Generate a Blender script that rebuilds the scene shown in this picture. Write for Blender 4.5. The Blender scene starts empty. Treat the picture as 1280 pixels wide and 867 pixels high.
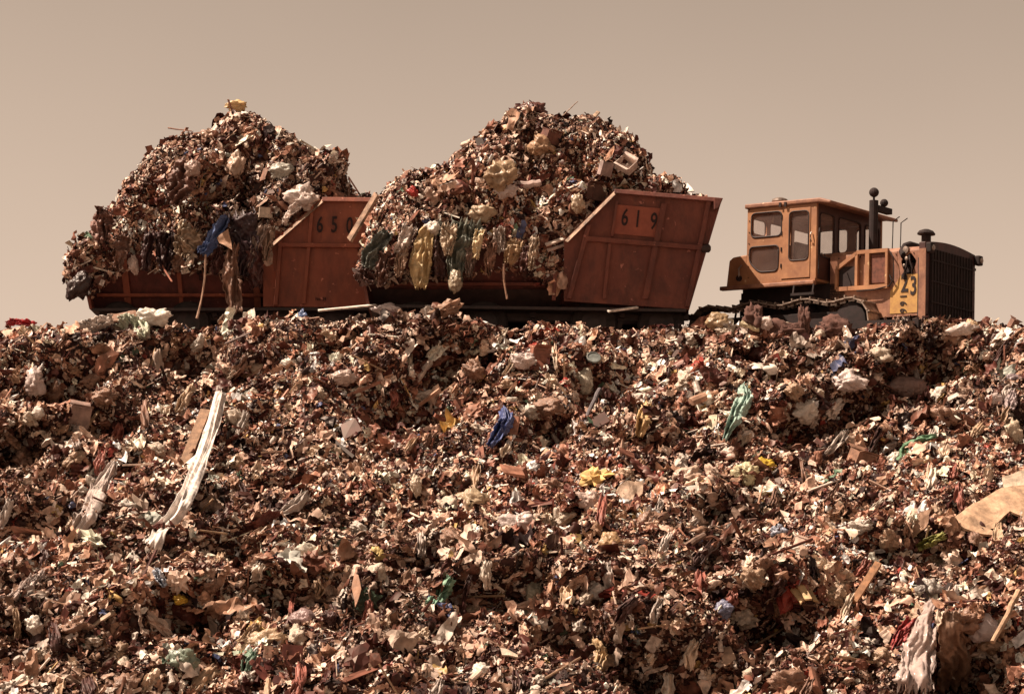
import bpy, bmesh, math, random
import numpy as np
from mathutils import Vector, Matrix, Euler, noise as mnoise
from mathutils.bvhtree import BVHTree

random.seed(7)
rng = np.random.default_rng(7)
scene = bpy.context.scene
COL = scene.collection

# ------------------------------------------------------------------ camera
FPX = 3400.0
PITCH = math.atan((900 - 433.5) / FPX)
CAM = Vector((0, 0, 1.7))
cam_data = bpy.data.cameras.new('camera')
cam = bpy.data.objects.new('camera', cam_data)
COL.objects.link(cam)
cam.location = CAM
cam.rotation_euler = (math.pi / 2 + PITCH, 0, 0)
cam_data.sensor_width = 36
cam_data.lens = 36 * FPX / 1280
cam_data.clip_start = 0.5
cam_data.clip_end = 6000
scene.camera = cam

# ------------------------------------------------------------------ sun, sky, exposure
SUN = Vector((-0.52, -0.11, 0.84)).normalized()
sd = bpy.data.lights.new('sun', 'SUN')
sd.energy = 4.9
sd.angle = math.radians(0.5)
sd.color = (1.0, 0.79, 0.62)
sun = bpy.data.objects.new('sun', sd)
COL.objects.link(sun)
sun.rotation_euler = SUN.to_track_quat('Z', 'Y').to_euler()
world = bpy.data.worlds.new('World')
scene.world = world
world.use_nodes = True
wn, wl = world.node_tree.nodes, world.node_tree.links
wn.clear()
sky = wn.new('ShaderNodeTexSky')
sky.sky_type = 'NISHITA'
sky.sun_disc = False
sky.sun_elevation = math.asin(SUN.z)
sky.sun_rotation = math.atan2(SUN.x, SUN.y)
sky.air_density = 1.0
sky.dust_density = 3.0
bw = wn.new('ShaderNodeRGBToBW')
tint = wn.new('ShaderNodeMix')
tint.data_type = 'RGBA'
tint.blend_type = 'MULTIPLY'
tint.inputs[0].default_value = 1.0
tint.inputs[7].default_value = (1.72, 1.31, 1.01, 1)      # old warm film / dust haze over the whole sky
bg = wn.new('ShaderNodeBackground')
bg.inputs[1].default_value = 0.068
wo = wn.new('ShaderNodeOutputWorld')
wl.new(sky.outputs[0], bw.inputs[0])
wl.new(bw.outputs[0], tint.inputs[6])
# the haze-bright sky near the horizon falls off upwards, as it does within the frame
stc = wn.new('ShaderNodeTexCoord'); sxyz = wn.new('ShaderNodeSeparateXYZ'); wl.new(stc.outputs['Generated'], sxyz.inputs[0])
sm = wn.new('ShaderNodeMath'); sm.operation = 'MULTIPLY_ADD'; sm.inputs[1].default_value = -1.8; sm.inputs[2].default_value = 0.26
wl.new(sxyz.outputs['Z'], sm.inputs[0])
se = wn.new('ShaderNodeMath'); se.operation = 'EXPONENT'; wl.new(sm.outputs[0], se.inputs[0])
sc_ = wn.new('ShaderNodeClamp'); sc_.inputs['Min'].default_value = 0.16; sc_.inputs['Max'].default_value = 1.0; wl.new(se.outputs[0], sc_.inputs[0])
sg_ = wn.new('ShaderNodeVectorMath'); sg_.operation = 'SCALE'
wl.new(tint.outputs[2], sg_.inputs[0]); wl.new(sc_.outputs[0], sg_.inputs['Scale'])
hz = wn.new('ShaderNodeTexNoise'); hz.inputs['Scale'].default_value = 5.0; hz.inputs['Detail'].default_value = 3; wl.new(stc.outputs['Generated'], hz.inputs['Vector'])
hm = wn.new('ShaderNodeMapRange'); hm.inputs[1].default_value = .3; hm.inputs[2].default_value = .7; hm.inputs[3].default_value = .965; hm.inputs[4].default_value = 1.035
wl.new(hz.outputs['Fac'], hm.inputs[0]); hs = wn.new('ShaderNodeVectorMath'); hs.operation = 'SCALE'
wl.new(sg_.outputs[0], hs.inputs[0]); wl.new(hm.outputs[0], hs.inputs['Scale']); wl.new(hs.outputs[0], bg.inputs[0])
wl.new(bg.outputs[0], wo.inputs[0])
scene.view_settings.view_transform = 'Standard'
scene.view_settings.look = 'None'
scene.view_settings.exposure = 0.95
scene.view_settings.gamma = 1.0

# ------------------------------------------------------------------ helpers
def ray(u, v):
    d = Vector((u - 640, 0, 433.5 - v)) / FPX + Vector((0, 1, 0))
    c, s = math.cos(PITCH), math.sin(PITCH)
    return Vector((d.x, d.y * c - d.z * s, d.y * s + d.z * c))

def P(u, v, Y):
    d = ray(u, v)
    return CAM + d * (Y / d.y)

def project(p):
    x, y, z = p[...,0]-CAM.x, p[...,1]-CAM.y, p[...,2]-CAM.z
    c, s = math.cos(PITCH), math.sin(PITCH)
    d = y*c + z*s; w = -y*s + z*c
    return 640 + FPX*x/d, 433.5 - FPX*w/d

def tag(o, label=None, cat=None, group=None, kind=None):
    if label: o['label'] = label
    if cat: o['category'] = cat
    if group: o['group'] = group
    if kind: o['kind'] = kind
    return o

_mats = {}
def mat(name, c, rough=0.6, var=0.25, scale=3.0, metal=0.0, c2=None, bump=0.0, bscale=20, alpha=1.0, trans=0.0, spec=0.5, streak=None):
    key = (name,)
    if key in _mats: return _mats[key]
    m = bpy.data.materials.new(name)
    m.use_nodes = True
    n, l = m.node_tree.nodes, m.node_tree.links
    b = n['Principled BSDF']
    tc = n.new('ShaderNodeTexCoord')
    nz = n.new('ShaderNodeTexNoise')
    nz.inputs['Scale'].default_value = scale
    nz.inputs['Detail'].default_value = 8
    nz.inputs['Roughness'].default_value = 0.65
    l.new(tc.outputs['Object'], nz.inputs['Vector'])
    r = n.new('ShaderNodeValToRGB')
    r.color_ramp.elements[0].position = 0.35
    r.color_ramp.elements[1].position = 0.68
    if c2 is None: c2 = tuple(x * (1 - var * 1.6) for x in c)
    r.color_ramp.elements[0].color = (*c2, 1)
    r.color_ramp.elements[1].color = (*[min(1, x * (1 + var * 0.4)) for x in c], 1)
    l.new(nz.outputs['Fac'], r.inputs[0])
    colout = r.outputs[0]
    if streak:
        mp = n.new('ShaderNodeMapping'); mp.inputs['Scale'].default_value = (1.6, 1.6, .55); l.new(tc.outputs['Object'], mp.inputs[0])
        ns = n.new('ShaderNodeTexNoise'); ns.inputs['Scale'].default_value = 2.0; ns.inputs['Detail'].default_value = 9; ns.inputs['Roughness'].default_value = .7
        l.new(mp.outputs[0], ns.inputs['Vector'])
        nr_ = n.new('ShaderNodeMapRange'); nr_.inputs[1].default_value = .45; nr_.inputs[2].default_value = .75; l.new(ns.outputs['Fac'], nr_.inputs[0])
        nm_ = n.new('ShaderNodeMix'); nm_.data_type = 'RGBA'; l.new(nr_.outputs[0], nm_.inputs[0]); l.new(colout, nm_.inputs[6]); nm_.inputs[7].default_value = (*streak, 1)
        n3 = n.new('ShaderNodeTexNoise'); n3.inputs['Scale'].default_value = 7; n3.inputs['Detail'].default_value = 10; l.new(tc.outputs['Object'], n3.inputs['Vector'])
        n4 = n.new('ShaderNodeMapRange'); n4.inputs[1].default_value = .66; n4.inputs[2].default_value = .72; l.new(n3.outputs['Fac'], n4.inputs[0])
        n5 = n.new('ShaderNodeMix'); n5.data_type = 'RGBA'; l.new(n4.outputs[0], n5.inputs[0]); l.new(nm_.outputs[2], n5.inputs[6]); n5.inputs[7].default_value = (*[min(.6, x*1.9+.05) for x in c], 1)
        colout = n5.outputs[2]
    l.new(colout, b.inputs['Base Color'])
    b.inputs['Roughness'].default_value = rough
    b.inputs['Metallic'].default_value = metal
    b.inputs['Specular IOR Level'].default_value = spec
    if bump:
        n2 = n.new('ShaderNodeTexNoise')
        n2.inputs['Scale'].default_value = bscale
        n2.inputs['Detail'].default_value = 6
        l.new(tc.outputs['Object'], n2.inputs['Vector'])
        bp = n.new('ShaderNodeBump')
        bp.inputs['Strength'].default_value = bump
        bp.inputs['Distance'].default_value = 0.05
        l.new(n2.outputs['Fac'], bp.inputs['Height'])
        l.new(bp.outputs[0], b.inputs['Normal'])
    if alpha < 1:
        b.inputs['Alpha'].default_value = alpha
    if trans > 0:
        tr = n.new('ShaderNodeBsdfTranslucent')
        l.new(r.outputs[0], tr.inputs[0])
        mx = n.new('ShaderNodeMixShader')
        mx.inputs[0].default_value = trans
        l.new(b.outputs[0], mx.inputs[1]); l.new(tr.outputs[0], mx.inputs[2])
        l.new(mx.outputs[0], n['Material Output'].inputs[0])
    _mats[key] = m
    return m

class MB:
    """collects shapes, builds ONE mesh object"""
    def __init__(s, f=None):
        s.v, s.f, s.fn = [], [], f
    def add(s, vs, fs):
        o = len(s.v)
        s.v += [Vector(x) for x in vs]
        s.f += [tuple(i + o for i in q) for q in fs]
        return s
    def box(s, x0, x1, y0, y1, z0, z1):
        vs = [(x, y, z) for z in (z0, z1) for y in (y0, y1) for x in (x0, x1)]
        return s.add(vs, [(0,2,3,1),(4,5,7,6),(0,1,5,4),(2,6,7,3),(0,4,6,2),(1,3,7,5)])
    def hexa(s, p):          # p: 4 bottom (ccw) + 4 top
        return s.add(p, [(3,2,1,0),(4,5,6,7),(0,1,5,4),(1,2,6,5),(2,3,7,6),(3,0,4,7)])
    def prism(s, pts, d):    # planar polygon extruded by vector d
        n = len(pts)
        a = [Vector(p) for p in pts]; b = [p + Vector(d) for p in a]
        return s.add(a + b, [tuple(range(n))[::-1], tuple(range(n, 2*n))] +
                     [(i, (i+1) % n, n + (i+1) % n, n + i) for i in range(n)])
    def bar(s, a, b, w, h, up=(0,0,1)):
        a, b = Vector(a), Vector(b); t = (b - a).normalized()
        sd_ = t.cross(Vector(up)).normalized() * (w/2); u = sd_.cross(t).normalized() * (h/2)
        return s.hexa([a-sd_-u, a+sd_-u, b+sd_-u, b-sd_-u, a-sd_+u, a+sd_+u, b+sd_+u, b-sd_+u])
    def tube(s, pts, r, n=8, r2=None):
        pts = [Vector(p) for p in pts]; m = len(pts)
        base = len(s.v); prev = None
        for i, p in enumerate(pts):
            t = (pts[min(i+1, m-1)] - pts[max(i-1, 0)]).normalized()
            a = t.cross(Vector((0,0,1)))
            if a.length < 0.05: a = t.cross(Vector((0,1,0)))
            a.normalize(); b = t.cross(a)
            rr = r if r2 is None else r + (r2 - r) * i / (m - 1)
            for k in range(n):
                g = 2 * math.pi * k / n
                s.v.append(p + a * (math.cos(g) * rr) + b * (math.sin(g) * rr))
        for i in range(m - 1):
            for k in range(n):
                q = base + i*n
                s.f.append((q+k, q+(k+1)%n, q+n+(k+1)%n, q+n+k))
        s.f.append(tuple(base + k for k in range(n))[::-1])
        s.f.append(tuple(base + (m-1)*n + k for k in range(n)))
        return s
    def lathe(s, c, prof, axis='z', n=20):      # prof: (r, h)
        c = Vector(c); base = len(s.v)
        for r, h in prof:
            for k in range(n):
                g = 2*math.pi*k/n; x, y = math.cos(g)*r, math.sin(g)*r
                s.v.append(c + (Vector((x, y, h)) if axis == 'z' else Vector((x, h, y)) if axis == 'y' else Vector((h, x, y))))
        for i in range(len(prof)-1):
            for k in range(n):
                q = base+i*n
                s.f.append((q+k, q+(k+1)%n, q+n+(k+1)%n, q+n+k))
        s.f.append(tuple(base+k for k in range(n))[::-1])
        s.f.append(tuple(base+(len(prof)-1)*n+k for k in range(n)))
        return s
    def build(s, name, m, parent=None, smooth=False, bevel=0, loc=None, solid=0):
        me = bpy.data.meshes.new(name)
        vs = s.v if s.fn is None else [s.fn(v) for v in s.v]
        if loc is not None: vs = [v - Vector(loc) for v in vs]
        me.from_pydata([tuple(v) for v in vs], [], s.f)
        bm = bmesh.new(); bm.from_mesh(me)
        bmesh.ops.recalc_face_normals(bm, faces=bm.faces)
        bm.to_mesh(me); bm.free()
        if smooth: me.polygons.foreach_set('use_smooth', [True]*len(me.polygons))
        me.materials.append(m)
        o = bpy.data.objects.new(name, me); COL.objects.link(o)
        if loc is not None and parent is None: o.location = loc
        if parent: o.parent = parent
        if bevel:
            b = o.modifiers.new('bevel', 'BEVEL'); b.width = bevel; b.segments = 2; b.limit_method = 'ANGLE'
        if solid:
            b = o.modifiers.new('solid', 'SOLIDIFY'); b.thickness = solid; b.offset = 0
        return o

def empty(name, loc, rot=(0,0,0)):
    o = bpy.data.objects.new(name, None); COL.objects.link(o)
    o.location = loc; o.rotation_euler = rot; o.empty_display_size = 0.3
    return o

# numpy value noise
_tab = rng.random((8, 256, 256))
def vnoise(x, y, k=0):
    xi, yi = np.floor(x).astype(int), np.floor(y).astype(int)
    fx, fy = x - xi, y - yi
    fx = fx*fx*(3-2*fx); fy = fy*fy*(3-2*fy)
    t = _tab[k]
    a = t[xi & 255, yi & 255]; b = t[(xi+1) & 255, yi & 255]
    c = t[xi & 255, (yi+1) & 255]; d = t[(xi+1) & 255, (yi+1) & 255]
    return (a*(1-fx)+b*fx)*(1-fy) + (c*(1-fx)+d*fx)*fy - 0.5
def fbm(x, y, k=0, oct=4):
    s, a = 0, 1.0
    for i in range(oct):
        s = s + a * vnoise(x*2**i + 17*i, y*2**i + 5*i, (k+i) % 8); a *= 0.5
    return s

# ------------------------------------------------------------------ materials of the trash
def debris_material():
    m = bpy.data.materials.new('mixed_trash')
    m.use_nodes = True
    n, l = m.node_tree.nodes, m.node_tree.links
    b = n['Principled BSDF']
    at = n.new('ShaderNodeAttribute'); at.attribute_type = 'INSTANCER'; at.attribute_name = 'col'
    tc = n.new('ShaderNodeTexCoord')
    nz = n.new('ShaderNodeTexNoise'); nz.inputs['Scale'].default_value = 2.2; nz.inputs['Detail'].default_value = 5
    l.new(tc.outputs['Object'], nz.inputs['Vector'])
    r = n.new('ShaderNodeMapRange'); r.inputs[1].default_value = 0.35; r.inputs[2].default_value = 0.62
    r.inputs[3].default_value = 0.45; r.inputs[4].default_value = 1.08
    l.new(nz.outputs['Fac'], r.inputs[0])
    mx = n.new('ShaderNodeMix'); mx.data_type = 'RGBA'; mx.blend_type = 'MULTIPLY'; mx.inputs[0].default_value = 1
    l.new(at.outputs['Color'], mx.inputs[6]); l.new(r.outputs[0], mx.inputs[7])
    l.new(mx.outputs[2], b.inputs['Base Color'])
    b.inputs['Roughness'].default_value = 0.46
    b.inputs['Specular IOR Level'].default_value = 0.32
    b.inputs['Specular Tint'].default_value = (1, .86, .74, 1)
    return m
M_DEBRIS = debris_material()
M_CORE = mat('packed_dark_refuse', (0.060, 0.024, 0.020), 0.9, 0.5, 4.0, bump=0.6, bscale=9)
M_DIRT = mat('bare_dirt', (0.20, 0.12, 0.08), 0.95, 0.3, 0.4, bump=0.4, bscale=5)

# ------------------------------------------------------------------ ground and landfill slope
Y0, Y1 = 43.0, 63.6          # foot and crest of the slope
CREST = P(640, 416, Y1).z
def base_z(x, y):
    t = np.clip((y - Y0) / (Y1 - Y0), 0, 1)
    z = CREST * (t + 0.05*np.sin(t*math.pi*2))
    u = x*FPX/63.6 + 640
    cv = np.interp(u, [0,100,180,300,380,450,520,620,720,800,860,1000,1060,1110,1180,1230,1290], [414,412,406,403,400,398,400,402,405,418,423,420,415,396,391,393,410])
    bumpy = (409 - cv)/FPX*63.6
    z = z + bumpy*np.clip((y-58)/5, 0, 1)*np.clip((65.2-y)/1.4, 0, 1)
    z = np.where(y > Y1, CREST - 0.50*np.clip((y-Y1-0.2)/0.9, 0, 1) + bumpy*0, z)
    z = np.where(y > 76, z - (y-76)*0.45, z)
    return np.maximum(z, 0)
def px_to_base(u, v):
    d = ray(u, v); lo, hi = 44.0, 66.0
    for i in range(40):
        y = (lo+hi)/2; p = CAM + d*(y/d.y)
        if p.z > base_z(np.array(p.x), np.array(p.y)): lo = y
        else: hi = y
    return p
# hollows in the face (pixel, radius in metres)
PITS = [(75,488,1.1,.55),(35,560,.8,.5),(120,540,.7,.4),(225,440,1.0,.45),(20,455,.5,.4),(300,470,.5,.3),(35,672,.9,.6),(95,690,.5,.3),(160,685,.5,.3),
        (290,690,.7,.4),(335,700,.5,.3),(190,640,.4,.25),(512,505,.9,.55),(545,455,.7,.5),(600,445,.5,.5),(415,440,.4,.5),(470,530,.5,.3),(750,480,.6,.4),
        (690,540,.5,.4),(1010,545,1.0,.6),(1060,510,.8,.4),(1125,487,1.1,.4),(1175,440,.8,.45),(1225,450,.5,.4),(1100,560,.5,.3),(1150,520,.6,.35),
        (600,740,.8,.4),(655,730,.6,.35),(500,700,.5,.3),(240,775,.7,.45),(460,760,.5,.4),(560,690,.5,.3),(710,650,.5,.3),(360,620,.5,.3),
        (840,840,.9,.5),(800,815,.7,.4),(945,775,.7,.4),(985,770,.6,.3),(1215,840,.8,.5),(900,640,.4,.3),(880,690,.6,.3),(1040,650,.6,.3),(1180,690,.7,.3),
        (1220,820,.6,.4),(860,860,.8,.4),(700,790,.5,.3),(330,745,.5,.3),(30,800,.4,.3),(820,560,.5,.35),(780,740,.5,.3),(1100,700,.5,.3),(980,480,.4,.4),(935,450,.4,.4),
        (640,420,.4,.5),(460,415,.4,.3),(130,430,.4,.5)]
NXg, NYg = 380, 300
gx = np.linspace(-21, 21, NXg); gy = np.linspace(43.5, 67.0, NYg)
GX, GY = np.meshgrid(gx, gy)
GZ = base_z(GX, GY)
face = np.clip((GY-43.5)/1.5, 0, 1) * np.clip((Y1+0.3-GY)/0.9, 0, 1)
big = fbm(GX*0.42, GY*0.42, 0, 3)
# slanted streaks: lumps drawn out down the face towards lower left
sx = (GX*0.86 - GY*0.5); sy = (GX*0.5 + GY*0.86)
med = fbm(sx*1.15, sy*0.62, 2, 3)
fine = fbm(GX*3.2, GY*3.0, 4, 3)
rid = 1 - np.abs(fbm(sx*0.75+40, sy*0.5+9, 5, 3))*2.6
disp = 0.55*big + 0.55*med + 0.16*fine + 0.28*np.clip(rid, 0, 1)
push = np.clip(disp, -0.9, 0.9) * face
nrm = np.array([0.0, -0.47, 0.88])
DX = np.zeros_like(GX); DY = nrm[1]*push; DZ = nrm[2]*push*0.8
# overhanging lips: terraces that jut towards the viewer
ph = (GY*0.9 + 1.6*fbm(GX*0.35, GY*0.3, 6, 3)*2)
saw = (ph - np.floor(ph))
DY += -0.7*np.where(saw > .5, (saw-.5)*2, 0)**1.5*(fbm(GX*0.8, GY*0.5, 7, 2)+0.35)*face
for (u, v, r, d) in PITS:
    c = px_to_base(u, v)
    ddx = (GX - c.x) / (r*1.25); ddy = (GY - c.y) / (r*1.3)
    wob = 1 + 0.7*fbm(GX*1.3, GY*1.3, 3, 2)
    q = np.sqrt(ddx**2 + np.where(ddy > 0, ddy*1.25, ddy*0.85)**2) * wob
    k = np.clip(1.25 - q, 0, 1); k = k*k*(3-2*k)
    DY += k*d*2.7*face
    DZ -= k*d*1.25*face
    # overhanging lip above
    q2 = np.sqrt(ddx**2 + (ddy-1.2)**2*1.5)*wob
    k2 = np.clip(1.0 - q2, 0, 1)
    DY -= k2*d*1.7*face; DZ += k2*d*0.40*face*np.clip((Y1-1-GY)/2, 0, 1)
# crest kept near the line it has in the photograph
SVX = np.stack([GX+DX, GY+DY, GZ+DZ + 0.05*fine*(1-face)], -1).reshape(-1, 3)
def grid_faces(nx, ny):
    i = np.arange(nx*ny).reshape(ny, nx)
    return np.stack([i[:-1,:-1], i[:-1,1:], i[1:,1:], i[1:,:-1]], -1).reshape(-1, 4)
SF = grid_faces(NXg, NYg)
def np_mesh(name, v, f):
    me = bpy.data.meshes.new(name)
    me.vertices.add(len(v)); me.vertices.foreach_set('co', v.astype(np.float32).ravel())
    me.loops.add(len(f)*4); me.loops.foreach_set('vertex_index', f.astype(np.int32).ravel())
    me.polygons.add(len(f)); me.polygons.foreach_set('loop_start', np.arange(len(f), dtype=np.int32)*4)
    me.update(calc_edges=True); me.validate()
    return me
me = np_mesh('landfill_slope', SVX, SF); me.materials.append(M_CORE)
o = bpy.data.objects.new('landfill_slope', me); COL.objects.link(o); tag(o, kind='structure')
# the rest of the mound, coarser, joined round the detailed face
fb = MB()
xs = [-160, -110, -70, -45, -30, -21]
def lowgrid(xs, ys, name):
    X, Y = np.meshgrid(np.array(xs, float), np.array(ys, float))
    edge = np.clip((150-np.abs(X))/40, 0, 1)
    Z = base_z(X, Y)*edge - 0.12
    Z = np.where(Z < 0.02, -0.3, Z)
    me = np_mesh(name, np.stack([X, Y, Z], -1).reshape(-1, 3), grid_faces(len(xs), len(ys)))
    me.materials.append(M_CORE); o = bpy.data.objects.new(name, me); COL.objects.link(o); tag(o, kind='structure')
ysl = list(np.linspace(42, 72, 40)) + list(np.linspace(73, 110, 12))
lowgrid(list(np.linspace(-160, -20.6, 40)), ysl, 'landfill_mound')
lowgrid(list(np.linspace(20.6, 160, 40)), ysl, 'landfill_mound')
lowgrid(list(np.linspace(-20.6, 20.6, 40)), list(np.linspace(66.6, 110, 20)), 'landfill_mound')
g = MB(); g.add([(-3000,-300,0),(3000,-300,0),(3000,4500,0),(-3000,4500,0)], [(0,1,2,3)])
tag(g.build('ground', M_DIRT), kind='structure')
slope_bvh = BVHTree.FromPolygons([Vector(v) for v in SVX.tolist()], [tuple(f) for f in SF.tolist()])

# ------------------------------------------------------------------ small trash: piece shapes for scattering
SRC = bpy.data.collections.new('trash_piece_shapes')
def src(name, vs, fs, smooth=False):
    me = bpy.data.meshes.new(name); me.from_pydata([tuple(v) for v in vs], [], fs)
    me.materials.append(M_DEBRIS)
    if smooth: me.polygons.foreach_set('use_smooth', [True]*len(me.polygons))
    SRC.objects.link(bpy.data.objects.new(name, me))
def crumple_grid(n, m, lx, ly, amp, seed, tatter=0.12):
    r = random.Random(seed); vs, fs = [], []
    o = Vector((seed*3.7, seed*1.3, 0))
    for j in range(m+1):
        for i in range(n+1):
            x, y = (i/n-.5)*lx, (j/m-.5)*ly
            q = Vector((x*2.2, y*2.2, 0)) + o
            z = mnoise.noise(q)*amp + mnoise.noise(q*2.7)*amp*0.45 + r.uniform(-.12, .12)*amp
            e = tatter if (i in (0, n) or j in (0, m)) else 0.04
            rr = max(abs(x/lx), abs(y/ly))*2; hy = math.hypot(x/lx, y/ly)*2 + 1e-6; kk = 1 - .75*rr*(1-min(1, rr/hy))
            vs.append((x*kk + r.uniform(-e, e)*lx, y*kk + r.uniform(-e, e)*ly, z))
    for j in range(m):
        for i in range(n):
            a = j*(n+1)+i; fs.append((a, a+1, a+n+2, a+n+1))
    return vs, fs
def crumple_ball(sub, seed, amp=0.35, sq=(1,1,1), freq=1.6):
    bm = bmesh.new(); bmesh.ops.create_icosphere(bm, subdivisions=sub, radius=0.5)
    o = Vector((seed*2.1, seed*0.7, seed*5.3))
    for v in bm.verts:
        d = v.co.normalized()
        k = 1 + amp*(mnoise.noise(d*freq+o)*1.2 + abs(mnoise.noise(d*freq*2.4+o))*0.9 - 0.25 + 0.3*mnoise.noise(d*freq*5+o))
        v.co = Vector((v.co.x*k*sq[0], v.co.y*k*sq[1], v.co.z*k*sq[2]))
    vs = [v.co.copy() for v in bm.verts]; fs = [tuple(v.index for v in f.verts) for f in bm.faces]; bm.free()
    return vs, fs
def make_shapes(coll, hi):
    global SRC
    SRC = coll; k = 0
    g = 2 if hi else 1
    for s in range(9):
        src('scrap_%02d' % k, *crumple_grid(4*g, 4*g, 1, 0.8, 0.62, s+1, .09/g), smooth=(s % 3 == 0)); k += 1
    for s in range(6):
        src('scrap_%02d' % k, *crumple_grid(6*g, 2*g, 1.7, 0.42, 0.5, s+31, .09/g), smooth=(s % 2 == 0)); k += 1
    for s in range(6):
        src('scrap_%02d' % k, *crumple_ball(2+hi, s+1, 0.75, (1, .75, .6), 1.6+hi), smooth=(s % 2 == 0 and not hi)); k += 1
    for s in range(4):                                              # chunks
        src('scrap_%02d' % k, *crumple_ball(1+hi, s+11, 0.8, (1, .7, .5), 1.6+hi*.6)); k += 1
    for s in range(3):                                              # flat card
        bmx = MB(); bmx.box(-.5, .5, -.33, .33, -.03, .03)
        r = random.Random(s)
        for v in bmx.v: v.x += r.uniform(-.1, .1); v.y += r.uniform(-.1, .1); v.z += r.uniform(-.05, .05)
        src('scrap_%02d' % k, bmx.v, bmx.f); k += 1
    for s in range(2):                                              # splinters
        bmx = MB(); bmx.box(-1, 1, -.06, .06, -.05, .05); src('scrap_%02d' % k, bmx.v, bmx.f); k += 1
    bmx = MB(); bmx.lathe((0,0,0), [(.22,-.4),(.25,-.37),(.25,.37),(.22,.4)], 'x', 10); src('scrap_%02d' % k, bmx.v, bmx.f); k += 1
    bmx = MB(); bmx.lathe((0,0,0), [(.16,-.5),(.18,-.45),(.18,.15),(.07,.35),(.07,.5)], 'x', 10); src('scrap_%02d' % k, bmx.v, bmx.f); k += 1
    return k
SRC_HI = bpy.data.collections.new('large_trash_shapes'); SRC_LO = SRC
make_shapes(SRC_HI, 1)
NVAR = make_shapes(SRC_LO, 0)
WVAR = np.array([1.5]*9 + [3.0]*6 + [1.5]*6 + [1.5]*4 + [1.2]*3 + [2.4]*2 + [.35, .35]); WVAR /= WVAR.sum()

WSHEET = np.array([3]*9 + [4]*6 + [.5]*6 + [.3]*4 + [1.5]*3 + [1.5]*2 + [.35, .35], float); WSHEET /= WSHEET.sum()
PAL = [((.045,.012,.011), 17), ((.095,.030,.024), 13), ((.185,.075,.052), 13), ((.30,.145,.10), 12), ((.44,.265,.185), 13),
       ((.60,.41,.32), 13), ((.78,.60,.49), 12.5), ((.88,.76,.67), 9.5), ((.50,.34,.14), 0.6), ((.26,.045,.035), 0.5),
       ((.10,.16,.11), 0.35), ((.08,.10,.20), 0.3), ((.36,.38,.34), 0.8), ((.014,.006,.008), 5)]
PC = np.array([p[0] for p in PAL]); PW = np.array([p[1] for p in PAL], float); PW /= PW.sum()

def scatter_points(V, F, n, seed, smin=.07, smax=.34, weight=None, lift=.02, bright=0.0, wv=None):
    r = np.random.default_rng(seed)
    T = np.concatenate([F[:, [0,1,2]], F[:, [0,2,3]]])
    a, b, c = V[T[:,0]], V[T[:,1]], V[T[:,2]]
    nr = np.cross(b-a, c-a); ar = np.linalg.norm(nr, axis=1)/2
    cen = (a+b+c)/3
    w = ar * (weight(cen) if weight else 1)
    cum = np.cumsum(w); pick = np.searchsorted(cum, r.random(n)*cum[-1])
    u1, u2 = r.random(n), r.random(n); fl = u1+u2 > 1; u1[fl], u2[fl] = 1-u1[fl], 1-u2[fl]
    p = a[pick] + (b-a)[pick]*u1[:,None] + (c-a)[pick]*u2[:,None]
    nn = nr[pick] / (np.linalg.norm(nr[pick], axis=1)[:,None] + 1e-9)
    s = smin * (smax/smin) ** (r.random(n)**2.1)
    clump = fbm(p[:,0]*0.7+p[:,1]*.2, p[:,2]*1.3+p[:,1]*.4, 1, 3)
    s *= 1 + 0.5*np.clip(clump, -.6, .8)
    p = p + nn*(lift + s[:,None]*r.uniform(0, .45, n)[:,None])
    # orientation: local z towards a blend of the surface normal and a random direction
    rd = r.normal(size=(n,3)); rd /= np.linalg.norm(rd, axis=1)[:,None]
    z = nn*1.0 + rd*r.uniform(.15, .95, n)[:,None]; z /= np.linalg.norm(z, axis=1)[:,None]
    dirx = np.array([0.55, .45, .65])[None,:] + r.normal(size=(n,3))*0.75      # long axes lean down to the lower left
    x = dirx - z*np.sum(dirx*z, 1)[:,None]; x /= np.linalg.norm(x, axis=1)[:,None]+1e-9
    y = np.cross(z, x)
    # matrix columns x,y,z -> XYZ euler
    sy_ = -x[:,2]; ry = np.arcsin(np.clip(sy_, -1, 1)); rx = np.arctan2(y[:,2], z[:,2]); rz = np.arctan2(x[:,1], x[:,0])
    rot = np.stack([rx, ry, rz], 1)
    sc = s[:,None]*r.uniform(.7, 1.25, (n,3))
    idx = r.choice(NVAR, n, p=WVAR if wv is None else wv); sc[:,2] *= .72
    # colour in loose patches
    pn = fbm(p[:,0]*0.45+9, p[:,2]*0.8+p[:,1]*.1, 5, 3) + bright
    ci = r.choice(len(PAL), n, p=PW)
    col = PC[ci]*r.uniform(.75, 1.25, n)[:,None]
    col = np.clip(col*(1+np.clip(pn, -.5, .6)*0.9)[:,None], 0, .8)
    return p, rot, sc, idx, col

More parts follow.
